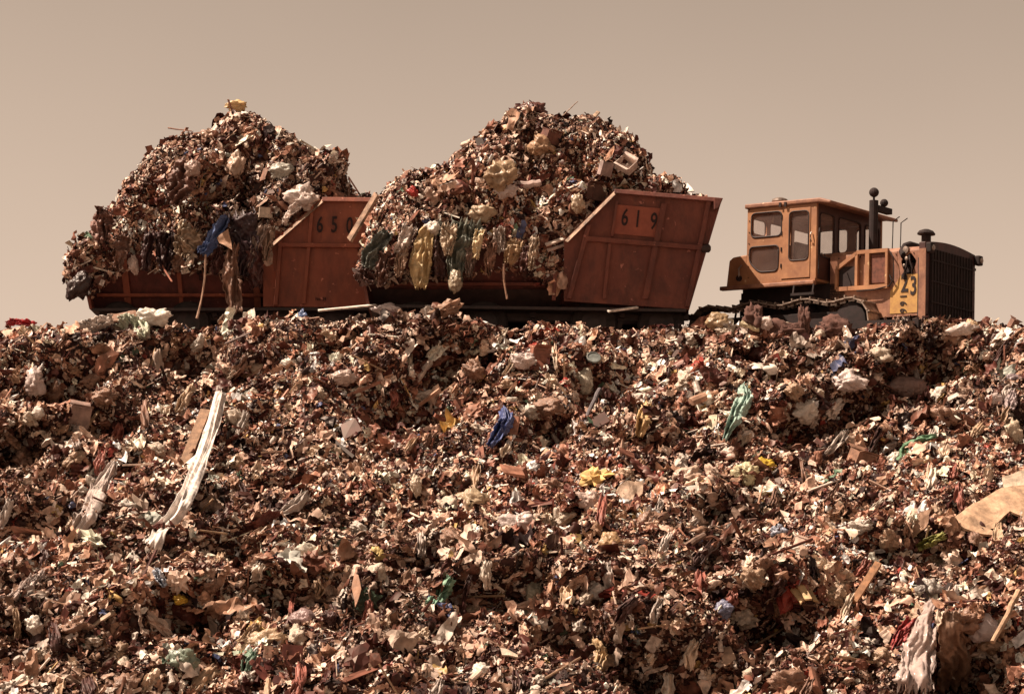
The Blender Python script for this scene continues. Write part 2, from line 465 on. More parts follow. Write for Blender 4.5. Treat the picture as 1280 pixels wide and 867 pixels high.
GN = {}
def gn_tree(SRC):
    if SRC.name in GN: return GN[SRC.name]
    t = bpy.data.node_groups.new('scatter_trash', 'GeometryNodeTree')
    t.interface.new_socket('Geometry', in_out='INPUT', socket_type='NodeSocketGeometry')
    t.interface.new_socket('Geometry', in_out='OUTPUT', socket_type='NodeSocketGeometry')
    n, l = t.nodes, t.links
    gi, go = n.new('NodeGroupInput'), n.new('NodeGroupOutput')
    ci = n.new('GeometryNodeCollectionInfo'); ci.inputs['Collection'].default_value = SRC
    ci.inputs['Separate Children'].default_value = True; ci.inputs['Reset Children'].default_value = True
    def attr(name, typ):
        a = n.new('GeometryNodeInputNamedAttribute'); a.data_type = typ; a.inputs['Name'].default_value = name
        return a.outputs[0]
    ip = n.new('GeometryNodeInstanceOnPoints')
    l.new(gi.outputs[0], ip.inputs['Points']); l.new(attr('piece', 'BOOLEAN'), ip.inputs['Selection'])
    l.new(ci.outputs[0], ip.inputs['Instance']); ip.inputs['Pick Instance'].default_value = True
    l.new(attr('shape', 'INT'), ip.inputs['Instance Index'])
    er = n.new('FunctionNodeEulerToRotation'); l.new(attr('turn', 'FLOAT_VECTOR'), er.inputs[0])
    l.new(er.outputs[0], ip.inputs['Rotation']); l.new(attr('size', 'FLOAT_VECTOR'), ip.inputs['Scale'])
    j = n.new('GeometryNodeJoinGeometry')
    l.new(gi.outputs[0], j.inputs[0]); l.new(ip.outputs[0], j.inputs[0]); l.new(j.outputs[0], go.inputs[0])
    GN[SRC.name] = t
    return t

def scatter_object(name, pts, core=None, shapes=None):
    """one object: optional core mesh plus scattered pieces"""
    p, rot, sc, idx, col = pts
    cv, cf = core if core else (np.zeros((0,3)), np.zeros((0,4), int))
    n0, n = len(cv), len(p)
    me = bpy.data.meshes.new(name)
    V = np.concatenate([cv, p])
    me.vertices.add(len(V)); me.vertices.foreach_set('co', V.astype(np.float32).ravel())
    if len(cf):
        me.loops.add(len(cf)*4); me.loops.foreach_set('vertex_index', cf.astype(np.int32).ravel())
        me.polygons.add(len(cf)); me.polygons.foreach_set('loop_start', np.arange(len(cf), dtype=np.int32)*4)
        me.update(calc_edges=True)
    me.materials.append(M_CORE)
    def A(nm, typ, data, key):
        a = me.attributes.new(nm, typ, 'POINT')
        d = np.concatenate([np.zeros((n0,)+data.shape[1:], data.dtype), data])
        a.data.foreach_set(key, d.ravel())
    A('piece', 'BOOLEAN', np.ones(n, bool), 'value')
    A('shape', 'INT', idx.astype(np.int32), 'value')
    A('turn', 'FLOAT_VECTOR', rot.astype(np.float32), 'vector')
    A('size', 'FLOAT_VECTOR', sc.astype(np.float32), 'vector')
    A('col', 'FLOAT_COLOR', np.concatenate([col, np.ones((n,1))], 1).astype(np.float32), 'color')
    o = bpy.data.objects.new(name, me); COL.objects.link(o)
    md = o.modifiers.new('scatter', 'NODES'); md.node_group = gn_tree(shapes or SRC_LO)
    return o

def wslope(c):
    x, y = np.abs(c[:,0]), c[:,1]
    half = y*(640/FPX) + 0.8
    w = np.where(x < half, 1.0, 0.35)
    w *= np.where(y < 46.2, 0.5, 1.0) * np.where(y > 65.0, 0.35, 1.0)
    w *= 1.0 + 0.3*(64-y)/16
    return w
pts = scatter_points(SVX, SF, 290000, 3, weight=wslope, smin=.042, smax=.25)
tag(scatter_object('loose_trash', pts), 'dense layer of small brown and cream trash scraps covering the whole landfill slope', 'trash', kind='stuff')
pts = scatter_points(SVX, SF, 10500, 5, weight=wslope, smin=.17, smax=.56, wv=WSHEET)
tag(scatter_object('loose_trash', pts, shapes=SRC_HI), 'larger torn scraps and lumps mixed through the trash on the slope', 'trash', kind='stuff')

#@@LOADS
# ------------------------------------------------------------------ heaped loads
def heap(name, label, top, low, yc, half, n, seed, bulge=1.0, pits=()):
    """top/low: outline in the plane of the wagon axis (pixel points); half: half depth"""
    tu = np.array([p[0] for p in top], float); tv = np.array([p[1] for p in top], float)
    lu = np.array([p[0] for p in low], float); lv = np.array([p[1] for p in low], float)
    us = np.linspace(tu[0], tu[-1], 110); nt = 70
    th = np.linspace(-0.10, math.pi + 0.10, nt)
    rows = []
    for i, u in enumerate(us):
        pt = P(u, np.interp(u, tu, tv), yc); pl = P(u, np.interp(u, lu, lv), yc-half)
        h = max(pt.z - pl.z, .05); w = half * min(1, .35 + h/1.6) * bulge
        e = np.power(np.abs(np.cos(th)), .9)*np.sign(np.cos(th))
        y = yc - w*e
        # perspective shift so that the near edge meets its outline
        x = pl.x + (pt.x-pl.x)*np.clip(np.sin(th), 0, 1)
        z = pl.z + h*np.sin(th)
        z = np.where(th < 0, pl.z - 0.25*(-th/.10), z); z = np.where(th > math.pi, pl.z - .25, z)
        rows.append(np.stack([x, y, z], -1))
    V = np.array(rows)
    A, B = np.meshgrid(us/52.0, th*half*.9, indexing='ij')
    d = 0.75*fbm(A*0.9+seed, B*0.8, 0, 3) + 0.62*fbm(A*2.2, B*2.0+seed, 3, 3) - .45*np.clip(.16-np.abs(fbm(A*.8+3*seed, B*.45, 6, 2)), 0, 1)/.16*.7 + .1
    inner = np.clip(np.sin(th), 0, 1)[None,:]
    # normals by finite differences
    gu = np.gradient(V, axis=0); gt = np.gradient(V, axis=1)
    nn = np.cross(gt, gu); nn /= np.linalg.norm(nn, axis=2)[...,None] + 1e-9
    if nn[55, 35, 2] < 0: nn = -nn
    amp = np.clip(inner*2.5, .25, 1)*np.where(np.abs(th-math.pi/2) < .7, .34, 1)[None,:]
    V = V + nn*(d*amp*0.9)[...,None]
    V[..., 2] -= 0.10*inner
    pu, pv = project(V)
    for (a_, b_, r_, d_) in pits:
        q = np.hypot(pu-a_, (pv-b_)*.9)/r_*(1+.8*fbm(A*1.5, B*1.5, 2, 2))
        k_ = np.clip(1.2-q, 0, 1); k_ = k_*k_*(3-2*k_)*(V[...,1] < yc)
        V = V - nn*(k_*d_)[...,None]; V[...,2] -= k_*d_*.35
    v = V.reshape(-1, 3); f = grid_faces(nt, len(us))
    # orient outwards
    fn = np.cross(v[f[:,1]]-v[f[:,0]], v[f[:,2]]-v[f[:,0]])
    if (fn*nn.reshape(-1,3)[f[:,0]]).sum() < 0: f = f[:, ::-1]
    wt = lambda c: np.where(c[:,1] < yc+0.4, 1.0, 0.35)
    pts = scatter_points(v, f, n, seed, weight=wt, smin=.042, smax=.22)
    pts2 = scatter_points(v, f, n//30, seed+50, weight=wt, smin=.16, smax=.44, wv=WSHEET)
    pts = tuple(np.concatenate([a, b]) for a, b in zip(pts, pts2))
    o = scatter_object(name, pts, core=(v, f))
    tag(o, label, 'trash', kind='stuff')
    return BVHTree.FromPolygons([Vector(q) for q in v.tolist()], [tuple(q) for q in f.tolist()])

Y619, Y650 = 64.6, 67.6      # near side planes at the bottom
W = 3.0
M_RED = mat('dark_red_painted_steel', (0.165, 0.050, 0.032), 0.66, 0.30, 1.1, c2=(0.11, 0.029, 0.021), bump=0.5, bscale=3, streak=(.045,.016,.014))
M_LOWSHADE = mat('shaded_low_side_steel', (0.11, 0.026, 0.020), 0.75, 0.30, 1.1, c2=(0.05, 0.014, 0.012), bump=0.5, bscale=3, streak=(.03,.011,.010))  # wagon red darkened: shade of the overhanging sides put into the colour
M_RED2 = mat('faded_orange_red_steel', (0.245, 0.074, 0.038), 0.64, 0.25, 1.0, c2=(0.20, 0.050, 0.028), bump=0.5, bscale=3, streak=(.11,.032,.021))
M_TRIM = mat('worn_light_edge', (0.40, 0.255, 0.175), 0.6, 0.5, 5.0)
M_DARKSTEEL = mat('greasy_dark_steel', (0.035, 0.018, 0.016), 0.6, 0.4, 5)
M_RUBBER = mat('dusty_rubber', (0.03, 0.02, 0.018), 0.85, 0.4, 6)
M_INK = mat('black_stencil_paint', (0.018, 0.008, 0.009), 0.8, 0.1, 5)
M_PLATE = mat('number_board_paint', (0.28, 0.082, 0.050), 0.7, 0.2, 3, c2=(.20,.055,.036))

def text_mesh(name, s, fn, height, m, parent, loc, squeeze=0.62, bold=0.012, shear=0.0):
    cu = bpy.data.curves.new(name, 'FONT'); cu.body = s; cu.size = 1.0; cu.extrude = 0.006; cu.offset = bold
    cu.align_x = 'CENTER'; cu.align_y = 'CENTER'; cu.resolution_u = 3
    tmp = bpy.data.objects.new(name, cu); COL.objects.link(tmp)
    bpy.context.view_layer.update()
    me = bpy.data.meshes.new_from_object(tmp.evaluated_get(bpy.context.evaluated_depsgraph_get()))
    bpy.data.objects.remove(tmp); bpy.data.curves.remove(cu)
    me.name = name
    k = height/0.70
    for v in me.vertices:
        c = v.co
        v.co = fn(c.x*k*squeeze + shear*c.y*k, c.y*k, c.z) - Vector(loc)
    me.materials.clear(); me.materials.append(m)
    o = bpy.data.objects.new(name, me); COL.objects.link(o); o.parent = parent
    return o

def wheel(parent, c, r, w):
    t = MB().lathe(c, [(r*.55,-w/2),(r*.92,-w/2),(r,-w*.38),(r,w*.38),(r*.92,w/2),(r*.55,w/2)], 'y', 24).build('wheel', M_RUBBER, parent, smooth=False)
    MB().lathe(c, [(r*.2,-w*.56),(r*.54,-w*.50),(r*.54,w*.50),(r*.2,w*.56)], 'y', 16).build('rim', M_DARKSTEEL, t)

def wagon(name, label, Yn, lean, hi, lo, red, number, numpos, plate, stiff, hrail, lframe, wheels, chassis, rearboard, marks=(), trimw=.16, nshear=0, shade_strip=None):
    def Wp(u, v, o=0.0, far=False):
        y = Yn - lean*(430-v)/52.0
        p = P(u, v, y)
        if far:
            return Vector((p.x, 2*Yc - y + o, p.z))
        return Vector((p.x, y - o, p.z))
    Yc = Yn + 1.5
    lowmax = lo[-1][0] if lo[-1][0] > lo[0][0] else lo[3][0]
    ulow = max(q[0] for q in lo)
    def Wl(u, v, o=0.0, far=False):      # the low tub tapers in towards its bottom
        return Wp(u, v, o - (.0095*max(0, v-315) if u <= ulow+.5 else 0), far)
    umid = (hi[0][0]+lo[-1][0])/2
    root_loc = P(umid, 430, Yc)
    root = empty(name, root_loc)
    L = root_loc
    def bld(mb, nm, m, **k): 
        mb.v = [v - L for v in mb.v]
        return mb.build(nm, m, root, **k)
    th = 0.06
    for far in (False, True):
        sg = -1 if far else 1
        d = (0, th*sg, 0)
        bld(MB().prism([Wp(u, v, 0, far) for u, v in hi], d), 'side_panel', red)
        bld(MB().prism([Wl(u, v, 0, far) for u, v in lo], d), 'low_side_panel', M_LOWSHADE)
        m = MB()
        # rim round the high end: sloped and level members
        for (a, b) in ((hi[-1], hi[0]), (hi[0], hi[1])):
            n_ = (Vector((b[0]-a[0], b[1]-a[1])).normalized())
            wv = 6.0
            q = [a, b, (b[0]-n_.y*wv, b[1]+n_.x*wv), (a[0]-n_.y*wv, a[1]+n_.x*wv)]
            ks = [trimw-.20, trimw-.20, trimw, trimw] if a == hi[-1] else [trimw-.06, trimw-.06, trimw, trimw]
            m2 = MB().prism([Wp(x, y, kk, far) for (x, y), kk in zip(q, ks)], (0, .12*sg, 0))
            bld(m2, 'rim', M_TRIM if a == hi[-1] else red, bevel=.015)
        for (u0, v0, u1, v1, w) in stiff:
            q = [(u0-w/2, v0), (u0+w/2, v0), (u1+w/2, v1), (u1-w/2, v1)]
            F_ = Wl if u1 <= ulow-4 and v0 > 314 else Wp
            bld(MB().prism([F_(x, y, .09, far) for x, y in q], (0, .085*sg, 0)), 'stiffener', red)
        for (u0, v0, u1, v1, w) in hrail:
            q = [(u0, v0-w/2), (u1, v1-w/2), (u1, v1+w/2), (u0, v0+w/2)]
            F_ = Wl if u1 <= ulow+.5 else Wp
            bld(MB().prism([F_(x, y, .13, far) for x, y in q], (0, .125*sg, 0)), 'side_rail', red, bevel=.01)
        for (u0, v0, u1, v1, w) in lframe:
            q = [(u0-w/2, v0), (u0+w/2, v0), (u1+w/2, v1), (u1-w/2, v1)]
            bld(MB().prism([Wp(x, y, .11, far) for x, y in q], (0, .105*sg, 0)), 'corner_post', red, bevel=.01)
    # end walls and floor
    def cross(pa, pb, nm, mt, t=.07):
        a, b = Wp(*pa), Wp(*pb); c, d_ = Wp(*pb, 0, True), Wp(*pa, 0, True)
        n_ = (b-a).cross(d_-a).normalized()*t
        bld(MB().prism([a, b, c, d_], n_), nm, mt)
    cross(hi[1], hi[2], 'front_wall', red)
    cross(hi[2], lo[-1], 'floor_plate', M_DARKSTEEL)
    cross(lo[-1], lo[0], 'rear_wall', red)
    # lip that juts out over the front wall
    a = Wp(hi[1][0]-2, hi[1][1], trimw); b = Wp(hi[1][0]-2, hi[1][1], trimw, True)
    bld(MB().hexa([a+Vector((-.1,0,-.30)), a+Vector((.0,0,-.26)), b+Vector((.0,0,-.26)), b+Vector((-.1,0,-.30)),
                   a+Vector((-.1,0,0)), a+Vector((.12,0,-.02)), b+Vector((.12,0,-.02)), b+Vector((-.1,0,0))]), 'front_lip', red, bevel=.015)
    # number board and number
    if plate:
        bld(MB().prism([Wp(x, y, .035) for x, y in plate], (0, .03, 0)), 'number_board', M_PLATE)
    nb = numpos
    for ch, (cu_, cv_) in zip(number, nb):
        k = 52.0*64.6/Yn
        o = text_mesh('numeral', ch, lambda x, y, z, cu_=cu_, cv_=cv_: Wp(cu_ + (x+nshear*y)*k, cv_ - y*k, .045 + z), .40, M_INK, root, L)
    for ch, (cu_, cv_), hh in marks:
        k = 52.0
        text_mesh('stencil_mark', ch, lambda x, y, z, cu_=cu_, cv_=cv_: Wp(cu_ + x*k, cv_ - y*k, .03 + z) if cu_ > ulow else Wl(cu_ + x*k, cv_ - y*k, .03 + z), hh, M_INK, root, L, squeeze=.8)
    if shade_strip:
        (u0, v0, u1, v1) = shade_strip
        bld(MB().prism([Wl(u0, v0, .08), Wl(u1, v0, .08), Wl(u1-3, v1, .06), Wl(u0+6, v1, .06)], (0,.1,0)), 'shade_sheet', M_DARKSTEEL)  # added dark sheet standing in for the shade below the low side
    # chassis
    for (u0, u1, v0, v1) in chassis:
        a, b = P(u0, v1, Yn), P(u1, v0, Yn)
        for yy in (Yn+.45, Yn+2.35):
            bld(MB().box(a.x, b.x, yy-.1, yy+.1, a.z, b.z), 'chassis_beam', M_DARKSTEEL)
        for i in range(7):
            x = a.x + (b.x-a.x)*(i+.5)/7
            bld(MB().box(x-.06, x+.06, Yn+.2, Yn+2.8, a.z+.04, b.z-.01), 'cross_member', M_DARKSTEEL)
    for wu in wheels:
        for yy in (Yn+.35, Yn+2.6):
            c = P(wu, 405, Yn+.35); c = Vector((c.x, yy, c.z)) - L
            wheel(root, c, .56, .42)
    if rearboard:
        (a0, b0) = rearboard
        a, b = Wp(*a0, .18), Wp(*b0, .18)
        t_ = (b-a).normalized(); w_ = t_.cross(Vector((.35,1,0))).normalized()
        if w_.z < 0: w_ = -w_
        w_ = (w_*.6 + Vector((0,.5,.3))).normalized()
        o = MB(); q_ = Vector((.05,.03,-.03)); d_ = w_*.17
        o.hexa([a, b, b+q_, a+q_, a+d_, b+d_, b+d_+q_, a+d_+q_]); bld(o, 'rear_end_board', M_TRIM)
    tag(root, label, 'trash wagon')
    return root, Wp, bld

r619, W619, b619 = wagon('refuse_wagon', 'dark red steel refuse wagon numbered 619, nearest the crawler tractor, heaped over its sides', Y619, .30,
    [(768,237),(899,248),(858,386),(705,376),(705,300)],
    [(452,330),(520,308),(655,312),(696,342),(705,344),(705,376),(462,380)],
    M_RED, '619', [(781,273),(797,275),(817,278)], [(771,256),(828,261),(820,297),(763,292)],
    [(830,255,806,374,7),(771,252,765,296,3),(762,305,755,374,4)], [(732,299,881,311,6),(470,353,696,353,4)],
    [(736,282,711,374,6),(886,252,859,384,6),(694,343,692,376,5)], [520,606,742,826], [(470,862,384,397)], ((438,303),(472,246)), nshear=.10, shade_strip=(463,359,702,383))
# knob on the rail end of wagon 619
k = W619(882,311,.06) - r619.location
MB().lathe(k, [(.05,-.12),(.10,-.08),(.10,.08),(.05,.12)], 'x', 10).build('rail_end_pin', M_DARKSTEEL, r619)
# drawbar to the tractor
a, b = P(858, 396, Y619+1.5)-r619.location, P(905, 404, Y619+1.0)-r619.location
MB().bar(a, b, .16, .14).build('drawbar', M_DARKSTEEL, r619)

r650, W650, b650 = wagon('refuse_wagon', 'red steel refuse wagon numbered 650, behind and left of wagon 619, heaped with trash', Y650, .20,
    [(403,247),(490,248),(466,384),(329,383),(329,312)],
    [(107,348),(141,317),(329,320),(329,383),(115,385)],
    M_RED2, '650', [(400,282),(418,282),(437,283)], None,
    [(391,256,380,380,4),(154,322,157,383,8),(222,322,224,383,5),(318,320,320,383,8)], [(348,307,470,308,5),(118,366,329,366,4)],
    [(351,302,345,382,5)], [150,236,345,420], [(150,478,386,396)], None,
    marks=[('X', (139,346), .17), ('E', (249,344), .17), ('No. 24', (401,374), .08)], nshear=.05)

bvh619 = heap('refuse_load', 'high steep heap of mixed trash filling wagon 619 with bags spilling over its side',
    [(456,322),(462,292),(478,256),(495,234),(520,226),(550,210),(580,192),(605,168),(620,157),(645,142),(665,138),(690,140),(708,146),(728,148),(750,154),(785,172),(800,192),(808,212),(822,232),(850,244),(880,250)],
    [(456,332),(462,342),(480,346),(520,338),(560,338),(600,330),(640,324),(665,336),(695,352),(704,338),(712,306),(735,280),(765,250),(880,262)], Y619+1.5, 1.75, 30000, 21, pits=[(728,205,26,.9),(745,232,22,.8),(560,300,18,.4),(660,255,14,.4),(690,225,18,.6),(775,222,16,.5)])
bvh650 = heap('refuse_load', 'tall rounded heap of dark mixed trash filling wagon 650 and hanging over its left end',
    [(108,340),(114,318),(124,290),(140,264),(150,244),(185,202),(210,174),(230,163),(262,166),(275,150),(290,138),(305,141),(325,156),(352,166),(380,190),(400,212),(420,230),(440,246),(458,252),(485,256)],
    [(108,348),(114,358),(122,354),(134,342),(165,322),(200,330),(250,328),(300,336),(325,334),(340,300),(370,276),(400,250),(485,262)], Y650+1.5, 1.75, 30000, 33, pits=[(262,235,26,.9),(205,265,22,.8),(190,300,18,.7),(330,185,14,.5),(225,300,18,.8),(300,240,14,.5),(140,290,16,.5),(370,205,14,.4),(280,180,12,.5),(175,240,14,.5),(120,330,14,.4)])
# ------------------------------------------------------------------ crawler tractor
M_YEL = mat('faded_orange_yellow_paint', (0.40, 0.195, 0.092), 0.62, 0.2, 1.6, c2=(0.25, 0.115, 0.060), bump=.2, bscale=5, streak=(.26,.115,.058))
M_YELW = mat('chalky_worn_yellow_paint', (0.34, 0.170, 0.100), 0.6, 0.3, 3.0, c2=(0.20, 0.088, 0.056), bump=.2, bscale=5, streak=(.12,.05,.035))
M_PATCH = mat('bright_yellow_patch', (0.52, 0.31, 0.09), 0.6, 0.2, 5.0, c2=(0.36, 0.19, 0.07))
M_GASKET = mat('window_rubber', (0.03, 0.015, 0.015), 0.7, 0.1)
M_BLACK = mat('sooty_black_iron', (0.020, 0.009, 0.009), 0.85, 0.4, 6)
M_SHOE = mat('polished_track_steel', (0.46, 0.36, 0.30), 0.30, 0.35, 9, metal=.45)
M_MESH = mat('rusty_screen', (0.16, 0.055, 0.035), 0.8, 0.3, 12)
M_STEEL = mat('dull_bare_metal', (0.35, 0.28, 0.24), 0.45, 0.3, 6, metal=.5)
def glass_mat():
    m = bpy.data.materials.new('dusty_window_glass'); m.use_nodes = True
    n, l = m.node_tree.nodes, m.node_tree.links
    b = n['Principled BSDF']; b.inputs['Base Color'].default_value = (.42, .31, .28, 1); b.inputs['Roughness'].default_value = .25
    tr = n.new('ShaderNodeBsdfTransparent'); tr.inputs[0].default_value = (.97, .95, .94, 1)
    mx = n.new('ShaderNodeMixShader'); nz = n.new('ShaderNodeTexNoise'); nz.inputs['Scale'].default_value = 3
    mr = n.new('ShaderNodeMapRange'); mr.inputs[3].default_value = .02; mr.inputs[4].default_value = .16
    l.new(nz.outputs['Fac'], mr.inputs[0]); l.new(mr.outputs[0], mx.inputs[0])
    l.new(tr.outputs[0], mx.inputs[1]); l.new(b.outputs[0], mx.inputs[2]); l.new(mx.outputs[0], n['Material Output'].inputs[0])
    return m
M_GLASS = glass_mat()
A_YAW = math.radians(38)
_build = MB.build
def _squash(s, name, m, parent=None, **k):      # nose a little shorter than first measured
    if parent is not None and SQ: s.v = [Vector((v.x if v.x < 1 else 1+(v.x-1)*.80, v.y, v.z)) for v in s.v]
    return _build(s, name, m, parent, **k)
SQ = True; MB.build = _squash
TR = empty('crawler_tractor', (0,0,0), (0, math.radians(2.2), -A_YAW))
tag(TR, 'faded yellow crawler tractor with glazed cab and number 23, standing on the crest at right', 'bulldozer')
Rm = Euler(TR.rotation_euler).to_matrix()
TR.location = P(1018, 430, 64.5) - Rm @ Vector((0, -1.55, 0))

def rounded(poly, r, n=4):
    out = []; N = len(poly)
    for i in range(N):
        p, a, b = Vector(poly[i]), Vector(poly[i-1]), Vector(poly[(i+1) % N])
        d1, d2 = (a-p).normalized(), (b-p).normalized()
        s_, e_ = p+d1*r, p+d2*r
        for k in range(n+1):
            t = k/n
            out.append(tuple((s_*(1-t)**2 + p*2*t*(1-t) + e_*t*t)))
    return out
def pane_wall(mb, rect, hole, f, t):
    """rect (a0,a1,b0,b1) with a convex hole; f(a,b,d) maps to 3-D, t thickness"""
    a0, a1, b0, b1 = rect
    c = Vector((sum(p[0] for p in hole)/len(hole), sum(p[1] for p in hole)/len(hole)))
    angs = [math.atan2(p[1]-c.y, p[0]-c.x) for p in hole] + [math.atan2(y-c.y, x-c.x) for x in (a0,a1) for y in (b0,b1)]
    angs = sorted(set(round(a, 5) for a in angs))
    def inner(g):
        d = Vector((math.cos(g), math.sin(g))); best = None
        for i in range(len(hole)):
            p, q = Vector(hole[i-1]), Vector(hole[i]); e = q-p
            den = d.x*e.y - d.y*e.x
            if abs(den) < 1e-9: continue
            w = p-c; s_ = (w.x*e.y - w.y*e.x)/den; u = (w.x*d.y - w.y*d.x)/den
            if s_ > 0 and -1e-4 <= u <= 1.0001 and (best is None or s_ > best): best = s_
        return c + d*(best or .1)
    def outer(g):
        d = Vector((math.cos(g), math.sin(g)))
        s_ = min([((a1 if d.x > 0 else a0)-c.x)/d.x if abs(d.x) > 1e-6 else 1e9, ((b1 if d.y > 0 else b0)-c.y)/d.y if abs(d.y) > 1e-6 else 1e9])
        return c + d*s_
    I = [inner(g) for g in angs]; O = [outer(g) for g in angs]; n = len(angs)
    vs = [f(p.x, p.y, 0) for p in I] + [f(p.x, p.y, 0) for p in O] + [f(p.x, p.y, t) for p in I] + [f(p.x, p.y, t) for p in O]
    fs = []
    for i in range(n):
        j = (i+1) % n
        fs += [(i, j, n+j, n+i), (2*n+i, 2*n+j, 3*n+j, 3*n+i), (i, j, 2*n+j, 2*n+i), (n+i, n+j, 3*n+j, 3*n+i)]
    mb.add(vs, fs)
def ring_tube(mb, hole, f, d, r):
    pts = [f(p[0], p[1], d) for p in hole]; mb.tube(pts + [pts[0], pts[1]], r, 6)
def fill(hole, f, d, t=.012):
    return MB().prism([f(p[0], p[1], d) for p in hole], f(0,0,t)-f(0,0,0))

CW, XR, ZB, ZT = 1.55, -1.98, 1.60, 3.42
near = lambda a, b, d: Vector((a, -CW + d, b))
far_ = lambda a, b, d: Vector((a, CW - d, b))
front = lambda a, b, d: Vector((-d, a, b))
rear = lambda a, b, d: Vector((XR + d, a, b))
cab = MB()
upper = rounded([(-1.86,2.70),(-.99,2.70),(-.99,3.30),(-1.86,3.30)], .13)
lower = rounded([(-1.62,1.84),(-1.08,1.84),(-1.06,2.47),(-1.90,2.47),(-1.90,2.10)], .12)
drw = rounded([(-.76,2.06),(-.21,2.06),(-.21,3.26),(-.76,3.26)], .12)
for f in (near, far_):
    pane_wall(cab, (XR, -.97, 2.58, ZT), upper, f, .05)
    pane_wall(cab, (XR, -.97, ZB, 2.578), lower, f, .05)
cab.box(-.16, 0, -CW, -CW+.07, ZB, ZT); cab.box(-.16, 0, CW-.07, CW, ZB, ZT)
cab.box(-.97, -.16, -CW+.002, -CW+.05, 3.34, ZT); cab.box(-.97, -.16, CW-.05, CW-.002, 3.34, ZT)
cab.box(XR, -.02, -CW, CW, ZB-.06, ZB)
cabo = cab.build('cab', M_YEL, TR)
# doors
for f, s in ((near, 1), (far_, -1)):
    d = MB(); pane_wall(d, (-.965, -.165, ZB+.03, 3.335), drw, lambda a, b, dd, f=f: f(a, b, dd-.018), .05)
    do = d.build('door', M_YEL, TR, bevel=.006)
    g = MB(); ring_tube(g, drw, f, -.02, .018); g.build('window_seal', M_GASKET, do)
    fill(drw, f, .02).build('pane', M_GLASS, do)
    MB().tube([f(-.12, 2.48, -.03), f(-.12, 2.55, -.07), f(-.12, 2.66, -.07), f(-.12, 2.72, -.03)], .018, 6).build('handle', M_STEEL, do)
    for z in (1.95, 2.35, 2.75, 3.15): MB().lathe(f(-.975, z, -.02), [(.022,-.05),(.022,.05)], 'z', 8).build('hinge', M_BLACK, do)
    for w, nm in ((upper, 'upper'), (lower, 'lower')):
        g = MB(); ring_tube(g, w, f, -.004, .020); go = g.build('side_window', M_GASKET, TR)
        fill(w, f, .02).build('pane', M_GLASS, go)
# front and rear cab walls
M_CABD = mat('shaded_front_paint', (0.07, 0.024, 0.018), .6, .3, 3)  # cab front faces away from the sun; its shade is put into this colour
fw = MB()
fwin = [rounded([(-1.38,2.15),(-.72,2.15),(-.72,3.22),(-1.38,3.22)], .12), rounded([(-.52,2.35),(.52,2.35),(.52,3.22),(-.52,3.22)], .10), rounded([(.72,2.15),(1.40,2.15),(1.40,3.22),(.72,3.22)], .12)]
for (y0, y1), w in zip(((-CW+.075,-.62),(-.618,.618),(.62,CW-.075)), fwin):
    pane_wall(fw, (y0, y1, 1.9 if w is not fwin[1] else 2.2, ZT-.002), w, lambda a,b,d: front(a,b,d+.01), .05)
fw.box(-.06, -.012, -CW+.075, -.62, ZB, 1.898); fw.box(-.06, -.012, .62, CW-.075, ZB, 1.898); fw.box(-.06, -.012, -.618, .618, ZB, 2.198)
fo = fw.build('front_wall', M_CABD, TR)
for w in fwin:
    g = MB(); ring_tube(g, w, front, 0.0, .018); go = g.build('windscreen', M_GASKET, TR); fill(w, front, .03).build('pane', M_GLASS, go)
rw = MB()
rwin = [rounded([(-1.35,2.85),(-.75,2.85),(-.75,3.22),(-1.35,3.22)], .10), rounded([(-.58,2.75),(.35,2.75),(.35,3.22),(-.58,3.22)], .10), rounded([(.52,2.70),(1.35,2.70),(1.35,3.22),(.52,3.22)], .10)]
for (y0, y1), w in zip(((-CW+.055,-.66),(-.659,.43),(.431,CW-.055)), rwin): pane_wall(rw, (y0, y1, ZB, ZT-.002), w, lambda a,b,d: rear(a,b,d+.003), .05)
rw.build('rear_wall', M_YEL, TR)
for w in rwin:
    g = MB(); ring_tube(g, w, rear, 0.0, .018); go = g.build('rear_window', M_GASKET, TR); fill(w, rear, .03).build('pane', M_GLASS, go)
# roof
rf = MB(); rf.prism([(XR-.06, -CW-.06, ZT+.003), (.10, -CW-.06, ZT+.003), (.42, -CW-.06, ZT-.05), (.42, -CW-.06, ZT+.03), (.10, -CW-.06, ZT+.12), (XR-.06, -CW-.06, ZT+.12)], (0, 2*CW+.12, 0))
ro = rf.build('roof', M_YELW, TR, bevel=.03)
for x in (-1.0, -.85): MB().box(x-.03, x+.03, -CW-.085, -CW-.062, ZT-.03, ZT+.08).build('roof_clip', M_BLACK, ro)
b = MB().lathe((-1.86+.45, -1.0, ZT+.12), [(.06,0),(.05,.06),(.17,.07),(.2,.11),(.19,.16),(.10,.20),(.03,.21)], 'z', 16); b.build('roof_beacon', M_STEEL, TR, smooth=False)
# interior
s = MB(); s.box(-1.35,-.85,-.30,.30,1.95,2.1); s.box(-1.45,-1.33,-.30,.30,2.1,2.75); s.box(-1.2,-1.0,-.15,.15,1.6,1.95)
s.build('operator_seat', M_BLACK, TR, bevel=.04)
s = MB(); s.box(-.35,-.1,-.5,.5,1.6,2.25); s.tube([(-.6,-.4,1.6),(-.55,-.4,2.4)], .02); s.tube([(-.6,-.25,1.6),(-.55,-.25,2.4)], .02); s.tube([(-.6,.35,1.6),(-.5,.35,2.45)], .02); s.build('control_panel', M_BLACK, TR)
